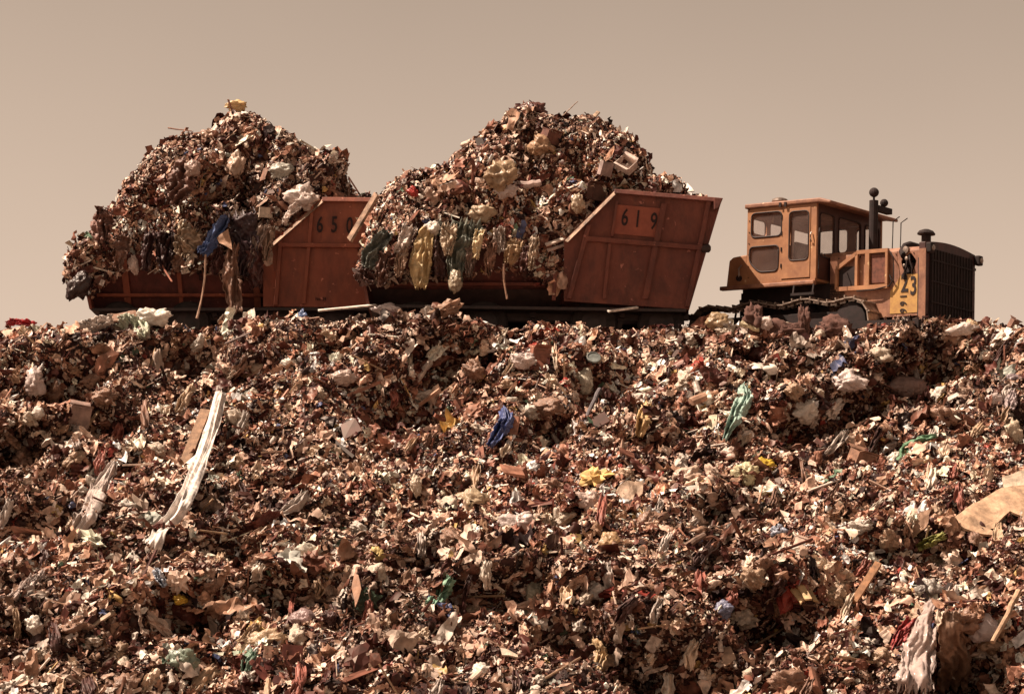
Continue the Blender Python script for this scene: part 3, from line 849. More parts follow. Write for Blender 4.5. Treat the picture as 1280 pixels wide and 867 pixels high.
# base rail, rear box
MB().box(XR-.72, .0, -CW-.10, -CW+.05, ZB-.16, ZB-.062).build('running_board', M_YELW, TR, bevel=.02)
MB().box(XR-.72, .0, CW-.05, CW+.10, ZB-.16, ZB-.062).build('running_board', M_YELW, TR, bevel=.02)
q = MB().prism([(XR-.60,-CW+.02,ZB-.06),(XR-.004,-CW+.02,ZB-.06),(XR-.004,-CW+.02,ZB+.70),(XR-.42,-CW+.02,ZB+.66),(XR-.53,-CW+.02,ZB+.58)], (0,.7,0)).build('rear_locker', M_YEL, TR, bevel=.03)
MB().tube([(XR-.22,-CW-.01,ZB+.05),(XR-.18,-CW-.05,ZB+.18),(XR-.2,-CW-.05,ZB+.35),(XR-.14,-CW-.01,ZB+.45)], .022, 6).build('handle', M_STEEL, q)
MB().lathe((XR-.2,-CW-.03,ZB+.12), [(.07,-.03),(.07,.04)], 'y', 10).build('latch', M_BLACK, q)
MB().box(XR-.60, XR-.004, CW-.7, CW-.02, ZB-.06, ZB+.68).build('rear_locker', M_YEL, TR, bevel=.03)
# chassis
c = MB(); c.box(-2.45, .5, -1.0, 1.0, .55, ZB-.065); c.box(.5, 3.0, -.75, .75, .45, 1.0); c.build('chassis', M_BLACK, TR, bevel=.02)
c = MB(); c.box(-2.55,-2.2,-.9,.9,.9,1.45); c.tube([(-2.5,-.6,1.3),(-2.85,-.6,1.2),(-3.0,-.5,.8)], .03); c.tube([(-2.5,-.3,1.4),(-2.9,-.4,1.35),(-3.0,-.2,.9)], .03); c.box(-3.0,-2.5,-.15,.15,.6,.8); c.build('winch_housing', M_BLACK, TR)
# bonnet: side skins with a frame, screen and an open hole
HX0, HX1, HY, HZ0, HZ1 = .06, 2.92, 1.0, .62, 2.29
hn = lambda a, b, d: Vector((a, -HY + d, b)); hf = lambda a, b, d: Vector((a, HY - d, b))
h = MB()
hole = [(2.54+math.cos(g)*.22*(1+.25*math.sin(3*g)), 1.82+math.sin(g)*.29*(1+.12*math.cos(5*g))) for g in [k*math.pi/8 for k in range(16)]]
for f in (hn, hf):
    pane_wall(h, (2.15, HX1, 1.4, HZ1-.10), hole, f, .03)
s = 1
h.box(HX0, 2.149, -HY, -HY+.04, HZ0, HZ1-.10); h.box(2.15, HX1, -HY, -HY+.04, HZ0, 1.399)
h.box(HX0, 2.149, HY-.04, HY, HZ0, HZ1-.10); h.box(2.15, HX1, HY-.04, HY, HZ0, 1.399)
h.prism([(HX0,-HY,HZ1-.10),(HX0,-HY+.12,HZ1),(HX0,HY-.12,HZ1),(HX0,HY,HZ1-.10)], (HX1-HX0,0,0))
h.box(HX0, HX0+.05, -HY+.04, HY-.04, HZ0, HZ1-.1)
ho = h.build('bonnet', M_YELW, TR, bevel=.012)
# engine bits seen in the hole
e = MB(); e.box(.6, 2.8, -.6, .6, .8, 1.9)
for i in range(5):
    e.lathe((2.35+.1*(i%3), -.86+.05*i, 1.62+.11*i), [(.05,-.1),(.09,-.08),(.09,.08),(.05,.1)], 'y', 9)
e.tube([(2.4,-1.02,1.5),(2.44,-1.06,1.65),(2.52,-1.08,1.78),(2.5,-1.04,1.98)], .035, 6)
e.tube([(2.66,-1.0,1.62),(2.70,-1.05,1.75),(2.62,-1.07,1.95),(2.56,-1.0,2.08)], .028, 6)
e.build('engine', M_BLACK, TR)
MB().lathe((2.50,-1.05,1.99),[(.02,-.03),(.05,-.02),(.05,.03)],'y',8).build('filler_cap', M_STEEL, TR)
MB().lathe((2.42,-1.05,1.83),[(.02,-.03),(.04,-.02),(.04,.03)],'y',8).build('filler_cap', M_STEEL, TR)
# panel seam and front edge trim
MB().box(2.86, 2.90, -HY-.02, -HY-.002, HZ0, 2.0).build('seam_strip', M_GASKET, TR)
# bolted screen frame with sloping rear rail
fr = MB(); y0, y1 = -HY-.12, -HY-.03
def fb_(x0, z0, x1, z1, w): fr.bar((x0, (y0+y1)/2, z0), (x1, (y0+y1)/2, z1), w, y1-y0, up=(0,1,0))
fb_(.86, 2.22, 1.90, 2.22, .09); fb_(.31, 1.86, .86, 2.20, .09); fb_(.31, 1.86, .31, 1.36, .07); fb_(.31, 1.36, 1.90, 1.36, .10)
fb_(.86, 2.18, .86, 1.40, .07); fb_(1.86, 2.18, 1.86, 1.40, .08); fb_(1.20, 2.18, 1.20, 1.40, .14)
fo = fr.build('side_guard_frame', M_YEL, TR)
MB().box(1.30, 1.80, -HY-.06, -HY-.035, 1.46, 2.14).build('screen', M_MESH, fo)
MB().box(.35, .84, -HY-.05, -HY-.035, 1.42, 1.9).build('cover', M_BLACK, fo)
MB().tube([(1.93,-1.07,2.2),(2.08,-1.1,2.05),(2.12,-1.12,1.8),(2.10,-1.1,1.5),(1.96,-1.1,1.36),(1.5,-1.14,1.29),(.9,-1.14,1.28)], .017, 6).build('hose', M_BLACK, TR)
MB().tube([(1.95,-1.07,1.62),(2.03,-1.09,1.5),(2.1,-1.06,1.44)], .02, 6).build('hose', M_BLACK, TR)
# number patch and figures
MB().prism([(1.93,-HY-.012,.70),(2.85,-HY-.012,.70),(2.85,-HY-.012,1.62),(2.30,-HY-.012,1.62),(1.93,-HY-.012,1.22)], (0,.009,0)).build('number_patch', M_PATCH, TR)
nf = lambda cx, cz: (lambda x, y, z: Vector((1+(cx-1)*.8+x, -HY-.02-z, cz+y)))
text_mesh('numeral', '2', nf(2.42, 1.40), .44, M_INK, TR, (0,0,0), .66, .014)
text_mesh('numeral', '3', nf(2.72, 1.32), .44, M_INK, TR, (0,0,0), .62, .014)
for ch, cz in (('1', 1.10), ('6', .93), ('6', .76)):
    text_mesh('small_numeral', ch, (lambda cz: (lambda x, y, z: Vector((2.10+y, -HY-.02-z, cz-x))))(cz), .17, M_INK, TR, (0,0,0), .9, .02)
# air cleaner, elbow, exhaust stack, lamps
ac = MB().lathe((2.42,-.02,HZ1-.02), [(.16,0),(.16,.12),(.135,.14),(.135,.42),(.145,.44)], 'z', 18).build('air_cleaner', M_BLACK, TR)
MB().lathe((2.42,-.02,HZ1+.42), [(.25,0),(.255,.03),(.20,.09),(.08,.13),(.02,.135)], 'z', 20).build('cap', M_BLACK, ac)
MB().tube([(2.42,-.1,HZ1+.05),(2.36,-.72,HZ1+.07),(2.30,-.85,HZ1+.02),(2.30,-.98,HZ1-.12),(2.4,-1.03,HZ1-.22)], .10, 10).build('intake_pipe', M_BLACK, TR)
MB().lathe((2.46,-1.0,HZ1-.09), [(.02,-.07),(.09,-.06),(.09,.05)], 'y', 12).build('pipe_clamp', M_STEEL, TR)
st = MB().tube([(.78,-.2,2.2),(.78,-.2,3.62)], .11, 12).build('exhaust_stack', M_BLACK, TR)
MB().box(.70,.86,-.1,.55,3.38,3.52).build('lamp_bracket', M_BLACK, TR)
def ico(c, r, sy=1):
    m = MB(); m.lathe(c, [(r*math.sin(a)+.001, -r*math.cos(a)) for a in [k*math.pi/8 for k in range(9)]], 'z', 12); return m
ico((.78,-.2,3.82), .12).build('stack_cap', M_BLACK, st); MB().tube([(.78,-.2,3.6),(.78,-.2,3.75)], .03, 6).build('stack_hinge', M_BLACK, st)
ico((.82,.22,3.62), .10).build('work_lamp', M_BLACK, TR)
for y, x in ((.75,.75),(1.05,.80)): MB().tube([(x,y,2.25),(x+.02,y,3.25),(x+.2,y,3.35)], .015, 5).build('mirror_rod', M_BLACK, TR)
# radiator
rg = MB(); N = 12
prof = [(-1.08, .45)] + [(-1.08+2.44*k/N, 2.36+.10*math.sin(math.pi*k/N)) for k in range(N+1)] + [(1.36, .45)]
rg.prism([(2.93, y, z) for y, z in prof], (.22, 0, 0))
rgo = rg.build('radiator_shell', mat('dark_maroon_iron', (.06,.017,.015), .6, .4, 4), TR, bevel=.02)
MB().box(3.152, 3.19, -.88, 1.16, .60, 2.22).build('radiator_core', M_BLACK, rgo)
for k in range(15):
    y = -.84 + 1.96*k/14
    MB().box(3.192, 3.22, y-.012, y+.012, .60, 2.22).build('grille_bar', M_BLACK, rgo)
for k in range(3):
    z = .95+.5*k; MB().box(3.222, 3.25, -.9, 1.18, z-.015, z+.015).build('grille_crossbar', M_BLACK, rgo)
for y in (-1.0, 1.36): 
    MB().box(3.15, 3.34, y-.08, y+.12, 2.10, 2.34).build('headlamp_box', M_BLACK, TR, bevel=.03)
    MB().lathe((3.34, y+.02, 2.22), [(.07,0),(.06,.03),(.01,.04)], 'x', 12).build('headlamp', M_STEEL, TR)
for k, z in enumerate((2.02, 1.9, 1.55, 1.3)): MB().box(3.0, 3.1, 1.36, 1.36+.06+.05*(k == 0), z-.03, z+.03).build('side_bracket', M_BLACK, TR)
MB().box(2.95, 3.18, -1.10, -1.082, .5, 2.2).build('edge_strip', M_YELW, TR)
for k in range(9): MB().lathe((HX0+.25+.3*k, -HY-.004, 2.12), [(.018,-.012),(.018,.006)], 'y', 6).build('bolt', M_BLACK, ho)
for k in range(7): MB().lathe((XR+.06, -CW-.004, ZB+.12+.28*k), [(.014,-.01),(.014,.006)], 'y', 6).build('bolt', M_BLACK, cabo)
MB().tube([(.10,-CW-.02,1.7),(.14,-CW-.10,1.8),(.14,-CW-.10,2.7),(.10,-CW-.02,2.8)], .016, 6).build('grab_rail', M_BLACK, TR)
MB().box(-.6, .05, -CW-.16, -CW-.10, 1.18, 1.24).build('step', M_BLACK, TR); MB().bar((-.55,-CW-.08,1.44),(-.55,-CW-.13,1.2),.04,.03).build('step_bracket', M_BLACK, TR); MB().bar((0,-CW-.08,1.44),(0,-CW-.13,1.2),.04,.03).build('step_bracket', M_BLACK, TR)
SQ = False
# tracks
def track(sy):
    yc = sy*1.28; hw = .27
    fr = MB(); fr.box(-2.9, .75, yc-.16, yc+.16, .32, .78); fr.box(-2.0,-1.6,yc-.2,yc+.2,.78,.90); fr.box(-.5,-.2,yc-.2,yc+.2,.78,.90)
    tf = fr.build('track_frame', M_BLACK, TR, bevel=.02)
    for x in (-3.12, .92):
        MB().lathe((x, yc, .54), [(.1,-.2),(.42,-.18),(.42,-.06),(.46,-.05),(.46,.05),(.42,.06),(.42,.18),(.1,.2)], 'y', 20).build('idler' if x > 0 else 'sprocket', M_BLACK, tf)
    for x in (-2.4,-1.9,-1.4,-.9,-.4,.1): MB().lathe((x, yc, .24), [(.05,-.2),(.17,-.18),(.17,.18),(.05,.2)], 'y', 12).build('track_roller', M_BLACK, tf)
    for x in (-1.8, -.35): MB().lathe((x, yc, .92), [(.03,-.18),(.10,-.16),(.10,.16),(.03,.18)], 'y', 12).build('carrier_roller', M_BLACK, tf)
    pts = []
    R = .52
    for k in range(60):
        x = -3.12 + 4.04*k/60
        d = min(abs(x+1.8), abs(x+.35)); 
        zz = 1.06 + .055*math.cos(max(-1, min(1, d/.72))*math.pi) - .02
        e = min(1, (x+3.12)/.5, (.92-x)/.5 + .001)
        pts.append((x, zz if e >= 1 else 1.06 + (zz-1.06)*max(e,0)))
    for k in range(20):
        a = math.pi/2 - math.pi*k/20; pts.append((.92+R*math.cos(a), .54+R*math.sin(a)))
    for k in range(60): pts.append((.92-4.04*k/60, .02))
    for k in range(20):
        a = -math.pi/2 - math.pi*k/20; pts.append((-3.12+R*math.cos(a), .54+R*math.sin(a)))
    P2 = [Vector((p[0], 0, p[1])) for p in pts]; L = [0]
    for i in range(len(P2)): L.append(L[-1] + (P2[(i+1) % len(P2)]-P2[i]).length)
    tot = L[-1]; n = 46; me = None
    for k in range(n):
        s_ = tot*(k+.5)/n
        i = max(j for j in range(len(P2)) if L[j] <= s_)
        a, b = P2[i], P2[(i+1) % len(P2)]; t = (s_-L[i])/max(L[i+1]-L[i], 1e-6); p = a.lerp(b, t)
        i2 = (i+3) % len(P2); i0 = (i-3) % len(P2); d = (P2[i2]-P2[i0]).normalized()
        if me is None:
            m = MB(); hl = tot/n/2*.97
            m.box(-hl, hl, -hw, hw, .0, .03); m.box(-hl, -hl+.03, -hw, hw, .03, .085); m.box(-hl*.7, hl*.7, -.12, -.06, -.06, 0); m.box(-hl*.7, hl*.7, .06, .12, -.06, 0)
            o = m.build('track_shoe', M_SHOE, tf); me = o.data
        else:
            o = bpy.data.objects.new('track_shoe', me); COL.objects.link(o); o.parent = tf
        ang = math.atan2(d.z, d.x)
        o.location = (p.x, yc, p.z); o.rotation_euler = (0, -ang, 0)
track(-1); track(1)
# dozer arm low at the front
MB().bar((-.6,-1.62,.42),(2.9,-1.62,.35),.12,.2).build('push_arm', M_BLACK, TR)
MB().bar((-.6,1.62,.42),(2.9,1.62,.35),.12,.2).build('push_arm', M_BLACK, TR)
# ------------------------------------------------------------------ single pieces of trash one can point to
def hit(u, v, only=None):
    d = ray(u, v).normalized(); best = None
    for b in (only or (slope_bvh, bvh619, bvh650)):
        r_ = b.ray_cast(CAM, d)
        if r_[0] is not None and (best is None or r_[3] < best[3]): best = r_
    if best is None:
        return P(u, v, 64.2), Vector((0, -.5, .87))
    n = best[1]
    if n.dot(d) > 0: n = -n
    return best[0], n

_cm = {}
def cm(c, rough=.55, kind='cloth', alpha=1.0, scale=4.0, trans=.0, name=None):
    key = (tuple(round(x, 3) for x in c), kind, alpha)
    if key not in _cm:
        _cm[key] = mat('%s_%d' % (kind, len(_cm)), c, rough, .35, scale, alpha=alpha, trans=trans, bump=.25, bscale=14, c2=tuple(x*.45 for x in c)) if kind != 'plastic' else mat('plastic_%d' % len(_cm), c, rough*.75, .35, scale, trans=.18, bump=.5, bscale=16, c2=tuple(x*.6 for x in c))
    return _cm[key]

def finish(vs, fs, name, m, c, smooth=True, solid=.012):
    me = bpy.data.meshes.new(name)
    me.from_pydata([tuple(Vector(v)-c) for v in vs], [], fs)
    if smooth: me.polygons.foreach_set('use_smooth', [True]*len(me.polygons))
    me.materials.append(m)
    o = bpy.data.objects.new(name, me); COL.objects.link(o); o.location = c
    if solid:
        s = o.modifiers.new('solid', 'SOLIDIFY'); s.thickness = solid; s.offset = 0
    return o

def catmull(pts, k, n):
    out = []
    m = len(pts)
    for i in range(n+1):
        t = i/n*(m-1); j = min(int(t), m-2); f = t-j
        p = [np.array(pts[min(max(q, 0), m-1)], float) for q in (j-1, j, j+1, j+2)]
        out.append(.5*((2*p[1]) + (-p[0]+p[2])*f + (2*p[0]-5*p[1]+4*p[2]-p[3])*f*f + (-p[0]+3*p[1]-3*p[2]+p[3])*f**3))
    return out

def cloth(name, label, cat, path, widths, c, folds=3, amp=.05, lift=.16, Y=None, m=None, seed=0, rag=.12, n=None, group=None, ragend=True):
    """a strip or sheet draped down a path of pixels (or hung in free air at depth Y)"""
    r = random.Random(seed*13+len(path)); n = n or 14*len(path)
    P2 = catmull(path, 2, n); Wd = [float(x) for x in np.interp(np.linspace(0, 1, n+1), np.linspace(0, 1, len(widths)), widths)]
    cen = []
    for p in P2:
        if Y is None: q, nn = hit(p[0], p[1]); cen.append(q)
        else: cen.append(P(p[0], p[1], Y if not isinstance(Y, (tuple, list)) else 0))
    ys = np.array([q.y for q in cen]); ker = np.ones(7)/7
    if Y is None:
        yp = np.pad(ys, 4, mode='edge'); ys = np.min([yp[i:i+len(ys)] for i in range(9)], 0) - lift - .12
    ys = np.convolve(np.pad(ys, 3, mode='edge'), ker, 'valid')
    cen = [P(p[0], p[1], y) for p, y in zip(P2, ys)]
    M = 26; vs, fs = [], []
    for i in range(n+1):
        t = (cen[min(i+1, n)]-cen[max(i-1, 0)]).normalized()
        side = t.cross(Vector((0, 1, -.25))).normalized(); out = side.cross(t).normalized()
        if out.y > 0: out = -out
        w = Wd[i]/FPX*cen[i].y
        for j in range(M+1):
            s = j/M-.5
            sw = s + .35*mnoise.noise(Vector((s*1.5+seed, i*3.2/n, seed*.9))) + .05*mnoise.noise(Vector((s*5, i*14/n, seed)))
            fold = amp*1.25*(1-2.6*abs(mnoise.noise(Vector((sw*folds*1.5+seed*3, i*1.6/n, 3.3))))*1.5)*1.1 + amp*.45*mnoise.noise(Vector((sw*folds*4, i*5/n, seed)))
            nz = mnoise.noise(Vector((s*3+seed, i*8/n, seed*1.7)))*amp*1.5 + mnoise.noise(Vector((s*9+seed, i*22/n, seed)))*amp*.6
            arch = -abs(s)**2*w*.35
            wob = 1 + rag*mnoise.noise(Vector((i*.5, 7.7*(1 if s > 0 else -1), seed)))*2 if abs(s) > .3 else 1
            tipk = r.uniform(-.5, .5)*w*.5 if (ragend and i in (0, n)) else 0
            vs.append(cen[i] + side*(s*w*wob) + out*(fold+nz+arch) + t*tipk)
    for i in range(n):
        for j in range(M):
            a = i*(M+1)+j; fs.append((a, a+1, a+M+2, a+M+1))
    o = finish(vs, fs, name, m or cm(c), cen[n//2], solid=.010)
    return tag(o, label, cat, group)

def blob_mesh(seed, sub=4, amp=.5, knot=True):
    bm = bmesh.new(); bmesh.ops.create_icosphere(bm, subdivisions=sub, radius=.5)
    o = Vector((seed*3.1, seed*1.9, seed*.7))
    for v in bm.verts:
        d = v.co.normalized()
        rg = 1-abs(mnoise.noise(d*2.3+o))*2; rg2 = 1-abs(mnoise.noise(d*5.0+o*1.3))*2; rg3 = 1-abs(mnoise.noise(d*10+o))*2
        vd = mnoise.voronoi(d*1.7+o)[0]; ve = mnoise.voronoi(d*3.6+o*1.1)[0]; vf = mnoise.voronoi(d*7.5+o*1.7)[0]
        k = 1 + amp*(.60*mnoise.noise(d*1.3+o)+.22*rg+.16*rg2+.08*rg3-.25 - .55*(vd[1]-vd[0]-.25) - .30*(ve[1]-ve[0]-.25) - .20*(vf[1]-vf[0]-.25))
        if knot and d.z > .72: k *= 1 + (d.z-.72)*1.6; 
        q = d*.5*k
        if knot and d.z > .72: q.x *= 1-(d.z-.72)*2.6; q.y *= 1-(d.z-.72)*2.6
        v.co = q
    vs = [v.co.copy() for v in bm.verts]; fs = [tuple(x.index for x in f.verts) for f in bm.faces]; bm.free()
    return vs, fs

def bag(name, label, cat, u, v, w, h, c, seed=1, amp=.5, rot=0, knot=False, Y=None, out=.22, m=None, depth=.6, group=None, rough=.45, sub=4):
    p, n = hit(u, v)
    if Y: p = P(u, v, Y)
    k = p.y/FPX; W_, H_ = w*k, h*k
    if Y is None: p = p - ray(u, v).normalized()*(out*min(W_, H_) + .24)
    vs, fs = blob_mesh(seed, sub, min(1.15, amp*1.2+.3), knot)
    R = Matrix.Rotation(rot, 3, 'Y')
    vs = [p + R @ Vector((q.x*W_, q.y*min(W_, H_)*depth*1.3, q.z*H_)) for q in vs]
    o = finish(vs, fs, name, m or cm(c, rough, 'plastic'), p, solid=0)
    return tag(o, label, cat, group)

def plane_at(u, v, n=(0, -.75, .66), lift=.15, Y=None):
    p, _ = hit(u, v)
    if Y: p = P(u, v, Y); lift = 0
    p = p - ray(u, v).normalized()*lift
    n = Vector(n).normalized()
    def f(a, b):
        d = ray(a, b); t = (p-CAM).dot(n)/d.dot(n); return CAM + d*t
    return f, n, p

def card(name, label, cat, pts, c, n=(0,-.75,.66), thick=.03, warp=.05, lift=.15, Y=None, seed=0, m=None, cuts=3, kind='card'):
    u = sum(p[0] for p in pts)/len(pts); v = sum(p[1] for p in pts)/len(pts)
    f, nn, cc = plane_at(u, v, n, lift, Y)
    bm = bmesh.new(); vv = [bm.verts.new(f(a, b)) for a, b in pts]; bm.faces.new(vv)
    bmesh.ops.triangulate(bm, faces=bm.faces)
    for _ in range(cuts): bmesh.ops.subdivide_edges(bm, edges=bm.edges, cuts=1, use_grid_fill=True)
    for x in bm.verts:
        x.co += nn*warp*(mnoise.noise(x.co*1.7+Vector((seed, 0, 0)))*2 + .5*mnoise.noise(x.co*6+Vector((seed, 5, 0))))
        x.co += Vector((mnoise.noise(x.co*4), 0, mnoise.noise(x.co*4+Vector((9,9,9)))))*warp*.3
    vs = [x.co.copy() for x in bm.verts]; fs = [tuple(q.index for q in fc.verts) for fc in bm.faces]; bm.free()
    o = finish(vs, fs, name, m or cm(c, .7, kind), cc, smooth=False, solid=thick)
    return tag(o, label, cat)

def stick(name, label, cat, a, b, w, c, lift=.2, Y=None, thick=.05, round_=False, n=(0,-.75,.66), twist=0, bend=0):
    f, nn, cc = plane_at((a[0]+b[0])/2, (a[1]+b[1])/2, n, lift, Y)
    A, B = f(*a), f(*b); W_ = w*cc.y/FPX
    m = MB()
    if round_:
        r = random.Random(int(a[0])); k = 7
        pts = [A.lerp(B, i/k) + Vector((0, 0, 1))*bend*math.sin(math.pi*i/k) + Vector((r.uniform(-1,1), 0, r.uniform(-1,1)))*W_*.12 for i in range(k+1)]
        m.tube(pts, W_/2, 8, W_/2*.75)
    else:
        m.bar(A, B, W_, thick, up=nn)
        for q in m.v[:4] if True else []: q += nn*0
    o = m.build(name, cm(c, .75, 'wood', scale=7), None, loc=cc, bevel=0 if round_ else .006)
    return tag(o, label, cat)

def carton(name, label, u, v, w, h, c, yaw=.5, tilt=.3, cat='box', d=.8, flaps=True):
    p, n = hit(u, v); k = p.y/FPX; p = p - ray(u, v).normalized()*(.1+.3*min(w, h)*k)
    root = empty(name, p, (tilt, tilt*.6, yaw)); tag(root, label, cat)
    a, b, e, t = w*k*.5, w*k*.5*d, h*k*.5, .012
    m = MB(); m.box(-a,a,-b,-b+t,-e,e); m.box(-a,a,b-t,b,-e,e); m.box(-a,-a+t,-b+t,b-t,-e,e); m.box(a-t,a,-b+t,b-t,-e,e); m.box(-a+t,a-t,-b+t,b-t,-e,-e+t)
    M_ = cm(c, .75, 'card'); m.build('box_body', M_, root)
    if flaps:
        for sy in (-1, 1):
            MB().prism([(-a, sy*b, e+.002), (a, sy*b, e+.002), (a*.95, sy*(b+e*.6), e+.25*e), (-a*.95, sy*(b+e*.6), e+.25*e)], (0,0,t)).build('flap', M_, root)
    return root

CREAM, WHITE, PINKW, TAN, BROWN, DKBROWN = (.66,.54,.42), (.80,.73,.65), (.68,.56,.52), (.50,.34,.20), (.26,.14,.09), (.10,.045,.035)
GREY, DGREY, TEAL, GREEN, BLUE, YELL, REDC, ORNG = (.45,.40,.38), (.10,.09,.10), (.33,.50,.42), (.13,.26,.15), (.10,.15,.33), (.70,.47,.08), (.42,.05,.04), (.55,.26,.08)

# --- on the slope, left
cloth('fabric_strip', 'long white cloth strip hanging down the left part of the slope', 'cloth', [(276,491),(266,528),(252,572),(236,612),(218,644),(200,662),(188,682)], [14,17,19,21,20,22,28], (.80,.73,.68), folds=1.5, amp=.04, lift=1.1, rag=.04, n=60)
stick('split_board', 'narrow tan board lying just left of the long white cloth strip', 'board', (257,512), (227,588), 13, (.34,.20,.12), lift=.30)
cloth('plastic_film', 'torn grey-pink plastic film hanging in the hollow left of the white strip', 'plastic film', [(143,577),(127,604),(112,632),(92,668)], [10,22,30,16], (.55,.46,.42), folds=4, amp=.04, lift=.35)
cloth('rag', 'thin grey rag hanging right of the top of the white strip', 'rag', [(308,516),(300,535),(295,553)], [9,11,7], (.42,.36,.32), folds=1, lift=.25)
bag('plastic_bag', 'white puffy bag on the crest under the left end of wagon 650', 'bag', 192, 396, 34, 20, WHITE, 2, .6)
cloth('plastic_film', 'crumpled pale film with green edges on the left crest', 'plastic film', [(150,398),(163,402),(176,410),(182,420)], [18,22,20,12], (.55,.58,.46), folds=3, amp=.09, lift=.3)
cloth('plastic_film', 'pale grey film crumpled on the crest far left', 'plastic film', [(95,410),(118,404),(140,400)], [12,18,12], (.58,.50,.45), folds=3, amp=.08, lift=.3)
cloth('rag', 'bright red rag on the crest at the far left edge', 'rag', [(8,404),(24,402),(44,406)], [8,10,7], (.45,.04,.05), folds=2, amp=.06, lift=.2)
bag('plastic_bag', 'small blue bag on the crest under the high end of wagon 650', 'bag', 378, 397, 11, 15, (.16,.22,.40), 3, .5, knot=True)
card('cardboard_sheet', 'flat brown carton piece on the crest below the left wheels of wagon 650', 'cardboard', [(138,392),(170,391),(172,401),(140,402)], (.30,.16,.10), thick=.05)
bag('plastic_bag', 'large pale crumpled bag on the left face, upper of two beside the dark hollow', 'bag', 42, 478, 22, 30, PINKW, 4, .7, rot=.4)
bag('plastic_bag', 'cream bag halfway down the left edge above the dark hollow', 'bag', 47, 515, 15, 12, WHITE, 5, .5)
carton('carton', 'pinkish brown carton standing beside the dark hollow at left', 99, 520, 26, 26, (.36,.24,.20), .3, .25)
cloth('plastic_bag', 'pale film bag hanging straight down beside the pinkish carton', 'bag', [(95,532),(93,545),(97,560)], [12,14,8], (.5,.42,.38), folds=3, lift=.3)
stick('stick', 'pale stick slanting down the left face above the centre-left hollow', 'stick', (135,498), (107,535), 4, (.5,.35,.22))
cloth('rag', 'two-toned cream rag hanging under the ledge at upper left', 'rag', [(240,482),(230,500),(222,515)], [12,14,8], (.55,.40,.28), folds=2, lift=.3)
bag('plastic_bag', 'pale bag left of the big shadowed hollow below wagon 650', 'bag', 196, 462, 14, 36, (.55,.42,.34), 6, .7)
bag('plastic_bag', 'grey lump bag near the crest below the wagon number 650', 'bag', 320, 463, 34, 16, (.40,.28,.20), 8, .4, rot=-.3)
bag('foam_block', 'white angular foam lump near the crest left of centre', 'foam', 362, 453, 16, 12, WHITE, 9, .5)
bag('foam_block', 'cream lump at the foot of the slope below the frond', 'foam', 385, 690, 28, 22, (.66,.60,.50), 10, .35, rot=.3)
m_fr = cm((.24,.12,.07), .7, 'straw')
# frond
def frond(u, v, n, ln, c, label):
    p, _ = hit(u, v); p = p - ray(u, v).normalized()*.3
    root = empty('dry_frond', p); tag(root, label, 'branch'); r = random.Random(4)
    for i in range(n):
        a = -math.pi/2 + (i/(n-1)-.5)*1.7 + r.uniform(-.08, .08); L = ln*r.uniform(.75, 1.1)
        b = Vector((math.cos(a)*L, -.12+r.uniform(-.1, .1), math.sin(a)*L)); mid = b*.5 + Vector((0, -.10, .10))
        MB().tube([(0,0,0), mid, b], .016, 5, .006).build('leaflet', cm(c, .7, 'straw'), root)
frond(338, 655, 16, .95, (.30,.17,.11), 'dry brown frond fanned downwards on the lower left slope')
bag('plastic_bag', 'small yellow bag on the lower left slope', 'bag', 226, 749, 17, 11, (.72,.46,.06), 11, .4)
bag('plastic_bag', 'pale green rounded bag on the lower left near the bottom', 'bag', 228, 824, 34, 25, (.27,.33,.26), 12, .45)
bag('sack', 'long tan sack lying near the bottom left', 'sack', 326, 803, 54, 24, (.56,.40,.26), 13, .4, rot=-.25)
cloth('rag', 'dark green rag with pale tip beside the tan sack', 'rag', [(318,815),(310,828),(306,840)], [22,16,10], (.14,.22,.16), folds=2)
p_, n_ = hit(378, 777)
bag('plastic_bag', 'dull mauve rounded bag right of the tan sack', 'bag', 378, 776, 34, 28, (.34,.23,.22), 14, .25)
cloth('plastic_film', 'pale blue-white scrap on the lower left below the white strip', 'plastic film', [(194,712),(200,722),(206,732)], [9,12,6], (.50,.56,.66), folds=2)
cloth('plastic_film', 'streaked pinkish film on the far lower left', 'plastic film', [(58,712),(38,728),(14,748)], [12,16,12], (.52,.42,.38), folds=4)
bag('plastic_bag', 'upright white bag at the lower far left', 'bag', 42, 780, 22, 16, WHITE, 16, .55, rot=.5)
bag('plastic_bag', 'dusky grey bag below the upright white one at lower left', 'bag', 48, 800, 16, 26, (.30,.20,.19), 17, .4)
bag('plastic_bag', 'pale lump near the bottom left edge', 'bag', 105, 668, 18, 14, CREAM, 18, .6)
stick('board', 'dark brown board standing on end at lower left', 'board', (98,742), (84,782), 8, (.20,.10,.06))
stick('split_board', 'thin pale splinter pointing up right at lower left', 'board', (143,764), (115,782), 5, (.6,.45,.33))
# --- centre
stick('pipe', 'pale round tube slanting down left below wagon 619', 'pipe', (538,452), (512,487), 9, (.62,.50,.42), round_=True, lift=.3)
carton('carton', 'rusty brown carton standing upright below the centre of wagon 619', 674, 454, 22, 36, (.36,.15,.10), .25, .1)
bag('plastic_bag', 'cream rounded bag below wagon 619', 'bag', 729, 476, 24, 30, (.64,.58,.47), 21, .22)
bag('plastic_bag', 'crumpled white film beside the rusty brown carton', 'bag', 652, 451, 26, 18, PINKW, 22, .8)
bag('plastic_bag', 'small crimson bag beside the cream rounded bag', 'bag', 707, 481, 12, 14, REDC, 23, .5)
def tyre_small(u, v, r_px, label, c=(.40,.42,.40)):
    p, _ = hit(u, v); k = p.y/FPX; r = r_px*k; p = p - ray(u, v).normalized()*.3
    root = empty('round_plate', p, (.9, .2, 0)); tag(root, label, 'plate')
    MB().lathe((0,0,0), [(r*.98,-.02),(r,.0),(r,.03),(r*.9,.035),(r*.86,.015),(.01,.012)], 'z', 20).build('disc', cm(c, .4, 'metal'), root)
